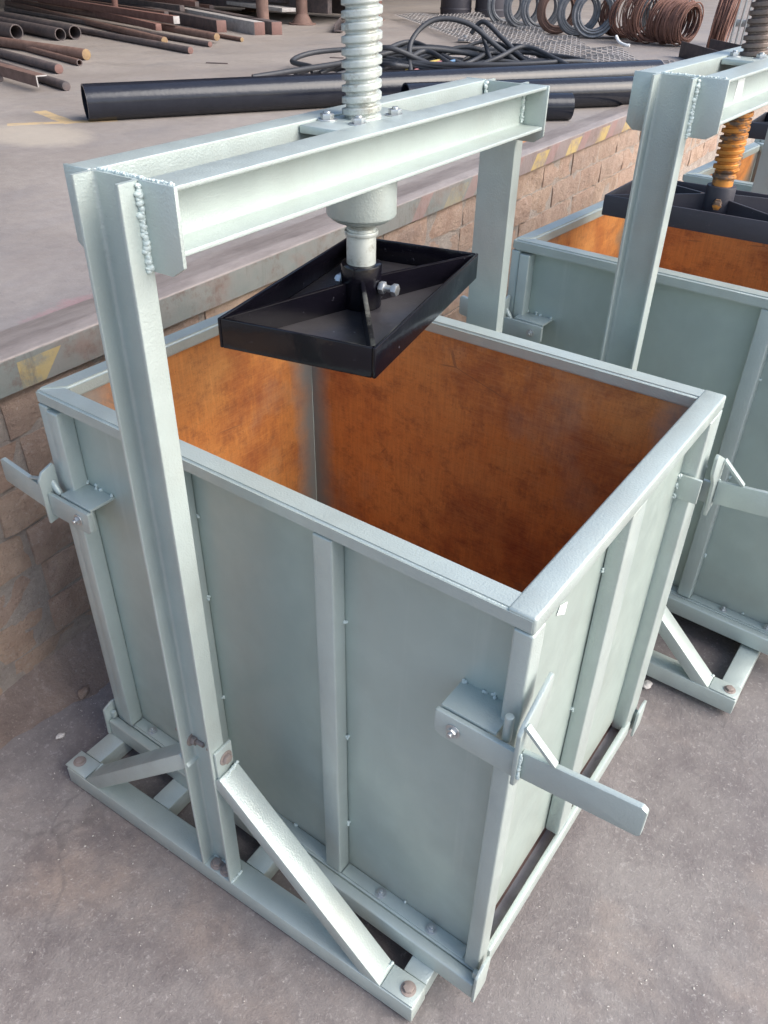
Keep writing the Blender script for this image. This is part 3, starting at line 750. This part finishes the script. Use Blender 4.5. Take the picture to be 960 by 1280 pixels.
        pl = fillet([(X(1.0605), .747+dz), (X(1.0605), .800+dz), (X(1.225), .818+dz), (X(1.233), .813+dz), (X(1.233), .766+dz), (X(1.228), .762+dz)], [3, 4], .003)
        if sx < 0: pl = [(x_+.064 if x_ < -.1 else x_+.0335, z_) for x_, z_ in pl]
        prism(bm, pl, 'y', ya, yb, .0018); lv = obj('lever', bm, 'paint', L)
        bm = NB(); bar(bm, (X(cx0+.007), Y(-.0325), .850+dz+lo*.7), (X(cx0+.055), Y(-.0325), .806+dz), (0, .0055, 0), (.0022, 0, .0022), .001); obj('gusset_bar', bm, 'paint', L)
        obj('weld_bead', weld_bm((X(cx0+.0085), Y(-.039), .750+dz), (X(cx0+.0085), Y(-.039), .798+dz), .0026, 40), 'weld', L)
    for sx in (1, -1):
        for sy in (1, -1): latch(sx, sy)
    # catch straps that carry the clamp plates on the side doors
    for s in (0, 1):
        X = lambda v: W-v if s else v
        bm = NB(); xa, xb = sorted((X(S-.0005), X(-.014))); box(bm, xa, xb, .6965, .7030, .748, .802, .0015); cs = part('catch_strap', bm)
        obj('tack_weld', tack_bm([(X(S-.002), .695, z) for z in (.752, .775, .798)], .0045, 51), 'weld', cs)
    return t

# ------------------------------------------------------------------ place the presses
f1 = build_frame()
f2 = copy_tree(f1); f3 = copy_tree(f1)
b1 = build_box()
b2 = copy_tree(b1); b3 = copy_tree(b1); b4 = copy_tree(b1)
for f_ in (f2, f3):
    for ch in kids(f_):
        if ch.name.startswith('nut_housing'): bpy.data.objects.remove(ch)
add_screw(f1, 1.188, R(10.2)); add_screw(f2, 1.132, R(92), True); add_screw(f3, 1.160, R(95), True)

def place_box(o, cx, cy, z, rz, rx=0.0):
    m = Matrix.Translation((cx, cy, z)) @ Matrix.Rotation(rz, 4, 'Z') @ Matrix.Rotation(rx, 4, 'X') @ Matrix.Translation((-W/2, -D/2, 0))
    o.matrix_world = m
place_box(b1, .5182, .3873, .0515, R(-2.743), .0042)
def place_frame(o, fx, fy, z, rz):       # where the front post centre (0.448,-0.11) should stand
    m = Matrix.Translation((fx, fy, z)) @ Matrix.Rotation(rz, 4, 'Z') @ Matrix.Translation((-.448, .11, 0))
    o.matrix_world = m
place_frame(f2, .765, 1.015, .028, R(-3)); place_frame(f3, .835, 2.215, .028, R(-4))
def place_fl(o, x, y, z, rz):            # by its front left corner
    o.matrix_world = Matrix.Translation((x, y, z)) @ Matrix.Rotation(rz, 4, 'Z')
place_fl(b2, .340, 1.290, .088, R(-5)); place_fl(b3, .485, 2.36, .088, R(-5)); place_fl(b4, .50, 3.42, .088, R(-4))
f2['label'] = 'second screw press, with orange greased screw and white sticker on its beam'
f3['label'] = 'third screw press, cut off at the right edge beyond the orange greased screw'
b2['label'] = 'second open grey green box, partly hidden behind the right rim of the nearest box'
b3['label'] = 'third open steel box, seen small behind the orange screw at the right edge'
b4['label'] = 'farthest steel box at the upper right edge, only its rim corner showing'
bm = NB(); box(bm, .4959, .4964, .150, .200, ZB+.012, ZT-.012); obj('sticker', bm, 'white', f2)

# ------------------------------------------------------------------ loose stones and grit on the yard
def stone(x, y, s, seed, label, mat='wht', z=None):
    bm = NB(); bmesh.ops.create_icosphere(bm, subdivisions=3, radius=s)
    for v in bm.verts:
        k = 1 + .35*noise.noise(v.co*(1.4/s)+Vector((seed, 0, 0))); v.co = Vector((v.co.x*k*1.35, v.co.y*k*.9, v.co.z*k*.62))
    o = obj('stone', bm, mat, None, (x, y, (zground(x, y) if z is None else z) + s*.42), (0, 0, seed), sharp=70); return tag(o, label, 'stone')
stone(1.035, .962, .012, 1.3, 'small pale oval stone on the concrete beside the foot of the second press')
stone(-.232, .075, .014, 2.1, 'tan chip of brick lying near the foot of the wall', 'brick0')
stone(-.165, -.055, .009, 4.4, 'pale pebble lying left of the corner of the nearest base frame')
bm = NB(); q = random.Random(12)
cl = [(1.32, .02, .07), (1.25, -.10, .08), (1.18, .10, .09), (1.40, .22, .08), (1.1, -.18, .06), (1.36, .40, .12), (-.2, .15, .14), (-.15, .02, .12), (.3, -.32, .15), (.62, -.42, .2), (.1, -.2, .1), (-.25, .25, .1), (1.22, .55, .15), (-.22, .12, .05), (-.24, .0, .06), (-.2, .2, .06), (-.18, .1, .1), (-.22, .06, .08), (.45, -.30, .12), (.75, -.38, .15), (.0, -.22, .1)]
for cx_, cy_, sp in cl:
    for k in range(20):
        x = cx_+q.gauss(0, sp); y = cy_+q.gauss(0, sp); s = q.uniform(.0006, .0015)*(1.6 if q.random() < .06 else 1)
        bmesh.ops.create_icosphere(bm, subdivisions=1, radius=s, matrix=Matrix.Translation((x, y, zground(x, y)+s*.2-.002)) @ Matrix.Rotation(q.uniform(0, 3), 4, 'Z') @ Matrix.Diagonal((q.uniform(.8, 2.4), q.uniform(.5, 1.1), .35, 1)))
o = obj('grit', bm, 'wht', sharp=80); o['kind'] = 'stuff'; o['label'] = 'fine white grit scattered over the yard concrete'; o['category'] = 'grit'

# ================================================================== THINGS ON THE PLATFORM
def ptag(name, bm, mat, label, cat, group=None, sharp=38): return tag(obj(name, bm, mat, sharp=sharp), label, cat, group)
def P3(x, y, z): return Vector((x, y, PZ+z))
# long bitumen coated pipes
def pipe(a, b, r, label, z=0, ri=.88):
    bm = NB(); ring(bm, P3(*a, r+z), P3(*b, r+z), r, r*ri, 48); return ptag('steel_pipe', bm, ['pipe'], label, 'pipe')
pipe((-2.44, 2.17), (-.56, 5.32), .084, 'longest black coated pipe, lying behind the beam from left to right')
pipe((-1.30, 3.36), (-.40, 4.56), .078, 'black pipe lying in the shade directly in front of the longest black pipe')
pipe((-1.42, 2.96), (-.535, 3.80), .066, 'short black pipe whose blunt right end shows past the far end of the beam', 0, .3)
# small orange rag by the lip
bm = NB(); V = [bm.verts.new(p) for p in (P3(-.545, 3.02, .004), P3(-.44, 3.00, .010), P3(-.43, 3.10, .004), P3(-.50, 3.13, .012))]; bm.faces.new(V)
r_ = bmesh.ops.extrude_face_region(bm, geom=bm.faces[:]); bmesh.ops.translate(bm, verts=[v for v in r_['geom'] if isinstance(v, bmesh.types.BMVert)], vec=(0, 0, .006))
bmesh.ops.recalc_face_normals(bm, faces=bm.faces[:])
ptag('rag', bm, 'leaf', 'small orange scrap on the platform edge beside the far end of the beam', 'scrap')

# rods and bars at the left, each given by two points on the floor, radius, height
def rod(a, b, r, z, mat, endmat, label, shape='round', hollow=False):
    bm = NB(); pa, pb = P3(*a, z+r), P3(*b, z+r)
    if shape == 'round':
        if hollow: ring(bm, pa, pb, r, r*.72, 16)
        else: cyl(bm, pa, pb, r, 16, .0015)
    elif shape == 'square':
        d = (pb-pa).normalized(); s_ = Vector((-d.y, d.x, 0)); bar(bm, pa, pb, s_*r, (0, 0, r), .002)
    elif shape == 'flat':
        d = (pb-pa).normalized(); s_ = Vector((-d.y, d.x, 0)); bar(bm, pa, pb, s_*r*2.2, (0, 0, r*.45), .001)
    elif shape == 'angle':
        d = (pb-pa).normalized(); s_ = Vector((-d.y, d.x, 0))
        bar(bm, pa-s_*r*.9, pb-s_*r*.9, s_*r*.12, (0, 0, r)); bar(bm, pa-s_*r*.7+Vector((0,0,r*.9)), pb+s_*r*.2+Vector((0,0,r*.9)), s_*r*1.0, (0, 0, r*.12))
    nm = 'steel_bar' if shape != 'round' else 'steel_rod'
    o = ptag(nm, bm, [mat, endmat], label, 'bar' if shape != 'round' else 'rod', 'loose bars and rods on the platform')
    d = (pb-pa).normalized()
    for p in o.data.polygons:
        if p.normal.dot(d) > .8: p.material_index = 1
    return o
def ext(a, b, k=1.0): return (a[0]-(b[0]-a[0])*k, a[1]-(b[1]-a[1])*k)
rod(ext((-5.78, 3.93), (-4.38, 3.80), .8), (-4.38, 3.80), .038, 0.0, 'rust', 'ylw', 'thick rusty round bar with a yellow painted end, at the left edge')
rod((-7.2, 4.5), (-4.16, 3.55), .022, 0.0, 'rust', 'rustdark', 'thin rusty open tube just below the thick yellow ended bar', hollow=True)
rod((-7.0, 4.05), (-3.93, 3.19), .030, 0.0, 'rustdark', 'redend', 'dark round bar with a red oxide end, third down in the left heap')
rod((-7.2, 3.95), (-3.30, 2.74), .026, 0.0, 'rustdark', 'rustdark', 'dark bar reaching almost to the left end of the long black pipe')
rod((-6.6, 3.45), (-3.36, 2.62), .030, 0.03, 'rust', 'palebar', 'rusty angle bar with a bright cut end, lowest of the left heap', 'angle')
rod((-6.4, 3.02), (-3.9, 2.72), .018, 0.0, 'rustdark', 'rustdark', 'thin dark bar in shade under the rusty angle bar')
# two big open pipes and one behind
for (a, b, r, lb) in (((-7.9, 4.75), (-5.95, 4.36), .060, 'large brown pipe with open rusty mouth, at the far left edge'),
                      ((-7.6, 5.1), (-5.62, 4.56), .050, 'smaller brown pipe in front, its mouth just right of the large one'),
                      ((-7.6, 5.3), (-5.62, 4.72), .056, 'brown pipe half hidden behind the smaller open pipe')):
    bm = NB(); ring(bm, P3(*a, r), P3(*b, r), r, r*.86, 32); ptag('steel_pipe', bm, 'rustdark', lb, 'pipe')
rod((-9.6, 6.9), (-4.78, 4.98), .030, 0.0, 'rust', 'ylw', 'round bar with a yellow end lying across the middle of the platform')
rod((-9.0, 5.9), (-4.12, 4.62), .026, 0.0, 'rustdark', 'redend', 'dark round bar with red oxide end below the yellow ended bar')
rod((-8.8, 6.3), (-4.36, 5.10), .022, 0.0, 'rustdark', 'redend', 'thin dark bar between two round bars on the platform')
rod((-9.6, 7.0), (-4.52, 5.36), .030, 0.02, 'rust', 'ylw', 'rusty bar with a pale yellow end, rightmost of the middle heap')
rod((-9.6, 7.4), (-4.46, 5.62), .018, 0.0, 'rust', 'ylw', 'thin rusty rod with a bright yellow tip behind the middle heap')
rod((-9.8, 7.0), (-5.22, 5.58), .032, .10, 'rustred', 'palebar', 'red brown bar lying across the tops of the square bars', 'square')
rod((-9.6, 7.3), (-5.30, 5.42), .028, .05, 'rustred', 'rustred', 'reddish square bar just under the red brown one', 'square')
rod((-11.0, 8.6), (-5.20, 6.16), .052, 0.0, 'rustdark', 'redend', 'thick square bar with red end, left of the pair', 'square')
rod((-11.0, 9.1), (-4.76, 6.22), .055, 0.0, 'palebar', 'redend', 'thick square bar with dusty top and red end, right of the pair', 'square')
rod((-11.0, 9.3), (-4.66, 6.36), .055, 0.0, 'rustdark', 'redend', 'thick square bar pressed against the back of the dusty topped bar', 'square')
rod((-10.5, 7.9), (-6.9, 6.95), .030, .20, 'palebar', 'palebar', 'pale flat bar with bright tip on top of the heap', 'flat')
rod((-10.2, 8.4), (-5.6, 7.7), .035, .16, 'rustdark', 'rustdark', 'dark flat plate lying behind the square bars', 'flat')
rod((-10.0, 9.1), (-5.3, 7.35), .040, .10, 'palebar', 'palebar', 'dusty pale bar under the rusty machine base', 'flat')
for k in range(5):
    rod((-11.2, 7.9+k*.28), (-6.3-k*.10, 6.5+k*.34), .026+.004*(k % 2), .06+.03*(k % 3), ('rust', 'rustdark', 'rustred')[k % 3], 'rustdark',
        ('rusty bar in the shaded heap at the top left', 'dark bar in the shaded heap at the top left', 'red brown bar in the shaded heap at the top left', 'short rusty bar deep in the shaded heap', 'dark bar at the back of the shaded heap')[k], 'square')
# upright stanchion between the bars
bm = NB(); cyl(bm, P3(-7.15, 6.55, 0), P3(-7.15, 6.55, 1.0), .035, 14); cyl(bm, P3(-7.15, 6.55, 0), P3(-7.15, 6.55, .012), .10, 18)
ptag('stanchion', bm, 'rustred', 'upright red brown stanchion standing in the bar heap', 'post')
# rusty machine base with flanged legs
mb = thing('machine_base', 'rusty steel machine base on round flanged legs at the top of the platform', 'machine', (-5.6, 7.6, PZ))
def mpart(name, bm, mat): return obj(name, bm, mat, mb)
bm = NB(); box(bm, -1.7, .75, -.05, 1.2, .34, .46, .01); mpart('bed_plate', bm, 'rust')
bm = NB(); box(bm, -1.5, .55, .12, .20, .10, .34, .004); mpart('web_plate', bm, 'rustdark')
bm = NB(); box(bm, -1.4, .5, 1.0, 1.08, .04, .34, .004); mpart('web_plate', bm, 'rustdark')
bm = NB(); box(bm, -1.8, .9, .3, 1.5, .461, 1.05, .02); mpart('housing', bm, 'rustdark')
for (lx, ly) in ((.52, -.95), (.36, -.10), (-1.3, -.1), (.55, 1.0), (-1.3, 1.0)):
    bm = NB(); X, Y = lx, ly
    cyl(bm, (X, Y, .10), (X, Y, .339 if ly > -.5 else 1.0), .062, 24); cyl(bm, (X, Y, .015), (X, Y, .10), .115, 24, 0, r1=.065); cyl(bm, (X, Y, 0), (X, Y, .0149), .150, 28, .003); mpart('leg', bm, 'rust')
# red crate behind the screw
bm = NB(); box(bm, -.35, .35, -.2, .2, .0, .30, .01); o = ptag('steel_bin', bm, 'rustred', 'low red oxide painted steel block behind the screw at the top edge', 'block'); o.location = P3(-6.05, 9.6, 0)

# open shed out of view, added to shade the back of the platform
sh_ = thing('shade_shed', 'unseen open shed added to shade the bars and machines at the back of the platform', 'shed', (-12, 14, PZ))
bm = NB(); box(bm, -12, 8.3, -18.0, 16, 3.7, 3.85); obj('roof', bm, 'rustdark', sh_)
bm = NB(); box(bm, -12, 8.3, 15.7, 15.9, 0, 3.69); obj('back_wall', bm, 'rustdark', sh_)
bm = NB(); box(bm, -12.2, -12.0, -18.0, 15.69, 0, 3.69); obj('side_wall', bm, 'rustdark', sh_)
for y_ in (3.5, 9, 15): 
    bm = NB(); box(bm, 5.0, 5.2, y_-.1, y_+.1, 0.001, 3.699); obj('column', bm, 'rustdark', sh_)

# thin channel off-cut in front of the mesh
bm = NB(); a, b = P3(-4.95, 7.9, .02), P3(-4.35, 6.95, .02); d = (b-a).normalized(); s_ = Vector((-d.y, d.x, 0))
bar(bm, a, b, s_*.045, (0, 0, .008), .001); bar(bm, a-s_*.04+Vector((0,0,.03)), b-s_*.04+Vector((0,0,.03)), s_*.004, (0, 0, .022)); bar(bm, a+s_*.04+Vector((0,0,.03)), b+s_*.04+Vector((0,0,.03)), s_*.004, (0, 0, .022))
ptag('channel_offcut', bm, 'rustdark', 'short dark channel offcut left of the screw behind the cables', 'offcut')

# expanded metal sheet
bm = NB(); o0 = P3(-4.9, 8.9, .05); U = Vector((3.72, -3.72, 0)); VV = Vector((.55, .95, 0)); nu, nv = 96, 20
for i in range(nu):
    for j in range(nv):
        c = o0 + U*(i/nu) + VV*((j+.5*(i % 2))/nv) + Vector((0, 0, .03*math.sin(i*.35)*math.sin(j*.4)))
        n1 = o0 + U*((i+1)/nu) + VV*((j+.5*(i % 2)+.5)/nv) + Vector((0, 0, .03*math.sin((i+1)*.35)*math.sin(j*.4)))
        n2 = o0 + U*((i+1)/nu) + VV*((j+.5*(i % 2)-.5)/nv) + Vector((0, 0, .03*math.sin((i+1)*.35)*math.sin(j*.4)))
        for q_ in (n1, n2): bar(bm, c, q_, (0, 0, .003), (.0018, .0018, 0))
o = tag(obj('expanded_metal_sheet', bm, 'palebar'), 'grey expanded metal mesh sheet lying flat behind the tangle of black hoses', 'mesh sheet')

# black hoses
def smooth(ctrl, n=10, closed=False):
    P = [Vector(p) for p in ctrl]; out = []; k = len(P); rng = range(k) if closed else range(k-1)
    for i in rng:
        p0, p1, p2, p3 = (P[(i-1) % k] if closed or i > 0 else P[i]), P[i], P[(i+1) % k], (P[(i+2) % k] if closed or i+2 < k else P[(i+1) % k])
        for s in range(n):
            t = s/n; out.append(.5*((2*p1)+(-p0+p2)*t+(2*p0-5*p1+4*p2-p3)*t*t+(-p0+3*p1-3*p2+p3)*t**3))
    if not closed: out.append(P[-1])
    return out
def hose(ctrl, r, label, mat='hose'):
    bm = NB(); tube(bm, smooth([P3(*c) for c in ctrl], 9), r*.82, 10); ptag('hose', bm, mat, label, 'hose', 'black hoses heaped on the platform')
# frame of the heap: e1 runs along the picture width, e2 away from the camera
HC = Vector((-2.05, 4.95)); e1 = Vector((.86, .51)); e2 = Vector((-.51, .86))
def H(a, b, z): v = HC + e1*a + e2*b; return (v.x, v.y, z*.78 if z > .05 else z)
hose([H(-.16, -.30, .02), H(-.17, -.12, .26), H(-.02, 0, .42), H(.22, .02, .40), H(.45, -.04, .22), H(.70, -.10, .06), H(1.1, -.05, .02)], .021, 'black hose rising in the highest arch of the heap')
hose([H(.26, .25, .30), H(.34, .22, .40), H(.48, .12, .28), H(.66, .0, .12), H(.92, -.1, .03)], .020, 'black hose bent sharply over the top right of the heap')
hose([H(.32, .12, .36), H(.36, .0, .22), H(.42, -.15, .08), H(.46, -.3, .02)], .017, 'short black hose dropping steeply on the right of the arch')
hose([H(-.95, -.38, .02), H(-.86, -.20, .04), H(-1.02, -.02, .07), H(-.88, .18, .12), H(-.5, .30, .15), H(0, .25, .18), H(.4, .2, .12), H(.85, .1, .05), H(1.45, .25, .02), H(2.0, .3, .02)], .021, 'black hose looping out round the left end of the heap')
hose([H(-1.2, -.62, .02), H(-.9, -.42, .05), H(-.55, -.26, .12), H(-.15, -.05, .20), H(.25, .05, .16), H(.6, -.05, .08), H(1.1, -.08, .02)], .022, 'thick grey black hose rising from the lower left behind the pipe')
q = random.Random(5)
for k in range(22):
    a0 = q.uniform(-.75, .35); L = q.uniform(.5, 1.05); b0 = q.uniform(-.25, .25); zt = q.uniform(.05, .24)
    c = [H(a0-.1, b0-.15, .02), H(a0+L*.25, b0+q.uniform(-.1, .15), zt*.7), H(a0+L*.5, b0+q.uniform(-.12, .16), zt), H(a0+L*.8, b0+q.uniform(-.2, .1), zt*.6), H(a0+L+.1, b0-.2+q.uniform(-.1, .1), .02)]
    hose(c, q.choice((.015, .018, .021)), 'one of the black hoses lying entangled in the middle of the heap')
for k in range(5):
    rr = .30+.06*k; cx_, cy_ = -.25+.14*k, .02*k
    c = [H(cx_+rr*1.5*math.cos(t), cy_+rr*.7*math.sin(t), .03+.025*k+.02*math.sin(3*t+k)) for t in [2*math.pi*i/9 for i in range(10)]]
    hose(c, .018, 'one of the black hoses coiled flat round the middle of the heap')
for k, (mt, lb) in enumerate((('wy', 'bare yellow'), ('wr', 'bare pink'), ('wb', 'bare blue'))):
    c = [H(-.22+.05*k, -.28, .03), H(-.12+.06*k, -.22, .09), H(.04+.05*k, -.16, .13)]
    bm = NB(); tube(bm, smooth([P3(*p) for p in c], 6), .009, 8); ptag('wire', bm, mt, lb+' cable core poking out of the hose heap', 'cable core')

# wire coils standing in a row
def coil(name, cx_, cy_, rad, wd, ax, n, rw, mat, label, cat, group, lean=.08, seed=1, wild=.0):
    t = Vector((cx_, cy_, PZ)); a = Vector((math.cos(ax), math.sin(ax), 0)); s_ = Vector((-a.y, a.x, 0)); q = random.Random(seed); bm = NB()
    for k in range(n):
        rr = rad*(1-q.uniform(0, .30)) ; off = a*(wd*(q.uniform(-.5, .5))); tl = q.uniform(-.02, .02)*(1+wild*40)+lean; ph = q.uniform(0, 6)
        tz = q.uniform(-.02, .02)*(1+wild*40)
        c = t + off + Vector((0, 0, rad+.01)); pts = []
        for i in range(30):
            th = 2*math.pi*i/30; w_ = 1+wild*math.sin(3*th+ph)*q.uniform(.6, 1)
            p = c + s_*(rr*w_*math.cos(th)) + Vector((0, 0, rr*w_*math.sin(th))) + a*(rr*(tl*math.sin(th)+tz*math.cos(th)))
            p.z = max(p.z, PZ+rw); pts.append(p)
        tube(bm, pts, rw, 5, True)
    o = obj(name, bm, mat); tag(o, label, cat, group); return o
row = [(-3.42, 8.86), (-3.16, 8.74), (-2.90, 8.62), (-2.66, 8.52), (-2.40, 8.44), (-2.20, 8.36)]
names_ = ['leftmost grey wire coil of the row, standing slightly apart', 'second grey wire coil from the left of the row', 'third grey wire coil from the left of the row', 'brownish wire coil in the middle of the row', 'grey wire coil just before the rightmost one', 'rightmost grey wire coil of the row, its open ring facing the camera']
for k, (x, y) in enumerate(row):
    coil('wire_coil', x, y, .215, .07 if k else .04, R(-58 if k > 3 else -50), 80 if k else 24, .010, 'rust' if k == 3 else 'wire', names_[k], 'wire coil', 'wire coils standing in a row', .10, k+1)
# drums far behind
for k, (x, y) in enumerate(((-4.75, 10.1), (-4.35, 10.3))):
    bm = NB(); cyl(bm, P3(x, y, .0), P3(x, y, .5), .20, 28, .01)
    for h_ in (.06, .22): cyl(bm, P3(x, y, h_), P3(x, y, h_+.03), .206, 28, .008)
    ptag('drum', bm, 'blackdull', ('left', 'right')[k]+' of two dark drums in the shade at the very top', 'drum', 'dark drums')
# rusty wire rolls
specs = [(-1.98, 8.62, .22, .28, -40, 60, .006, 'leftmost rusty wire roll, dense and round, beside the grey coils'),
         (-1.66, 8.30, .24, .30, -30, 30, .006, 'loose rusty wire roll with wide see through loops'),
         (-1.36, 8.28, .185, .36, -20, 56, .007, 'low rusty wire roll lying right of the loose loops'),
         (-.86, 8.05, .26, .14, 10, 34, .007, 'tall rusty wire ring stack beside the galvanised ribs')]
for k, (x, y, r_, wd, ax, n_, rw, lb) in enumerate(specs):
    coil('rusty_wire_roll', x, y, r_, wd, R(ax), n_, rw, 'rustwire', lb, 'wire roll', 'rusty wire rolls', .12, 20+k, .05)
coil('wire_coil', -1.62, 8.72, .25, .2, R(-35), 18, .007, 'wire', 'grey wire coil caught among the rusty rolls', 'wire coil', None, .1, 33)
bm = NB(); tube(bm, smooth([P3(-1.80, 7.96, .07), P3(-1.74, 7.90, .03), P3(-1.66, 7.86, .012), P3(-1.62, 7.86, .012)], 6), .014, 8); ptag('rag', bm, 'white', 'white rag strip hanging from the loose rusty wire roll', 'rag')
# galvanised ribbed rack
gr = thing('ribbed_rack', 'galvanised rack of upright curved ribs behind the rusty rolls at the top right', 'rack', (-1.08, 8.75, PZ))
bm = NB(); box(bm, -.02, .62, -.015, .015, .16, .22, .003); obj('cross_rail', bm, 'zinc', gr)
for k in range(12):
    bm = NB(); x = .01+k*.052; tube(bm, smooth([(x, -.03, .012), (x+.01, -.035, .25), (x+.03, -.02, .6), (x+.06, .05, .95)], 5), .011, 6); obj('rib', bm, 'zinc', gr)
# dark angle offcuts
for k, (a, b, lb) in enumerate((((-1.00, 7.35), (-.45, 6.62), 'dark angle iron lying nearest the second beam'), ((-.86, 7.75), (-.30, 7.15), 'dark angle iron behind its twin near the ribbed rack'))):
    bm = NB(); pa, pb = P3(*a, .0), P3(*b, .0); d = (pb-pa).normalized(); s_ = Vector((-d.y, d.x, 0))
    bar(bm, pa+Vector((0,0,.060)), pb+Vector((0,0,.060)), s_*.004, (0, 0, .060), .001); bar(bm, pa+s_*.060+Vector((0,0,.0045)), pb+s_*.060+Vector((0,0,.0045)), s_*.055, (0, 0, .0042), .001)
    ptag('angle_iron', bm, 'rustdark', lb, 'angle iron')
bm = NB(); bar(bm, P3(-3.02, 7.05, .02), P3(-2.90, 7.10, .025), (.03, -.06, 0), (0, 0, .006), .002); cyl(bm, P3(-2.96, 7.075, .025), P3(-2.96, 7.075, .06), .02, 12)
ptag('pipe_clamp', bm, 'wire', 'small grey clamp lying on the mesh sheet', 'clamp')
# small litter
for k, (x, y, s, lb) in enumerate(((-3.55, 4.30, .03, 'thin dark sliver lying on the bare platform floor'), (-3.1, 5.2, .02, 'small chip on the platform floor left of the hoses'), (-1.6, 2.35, .022, 'small chip on the platform just behind the beam'))):
    bm = NB(); bar(bm, P3(x-s*2.5, y-s, .004), P3(x+s*2.5, y+s*1.5, .004), (.006, -.008, 0), (0, 0, .003)); ptag('chip', bm, 'rustdark', lb, 'chip')
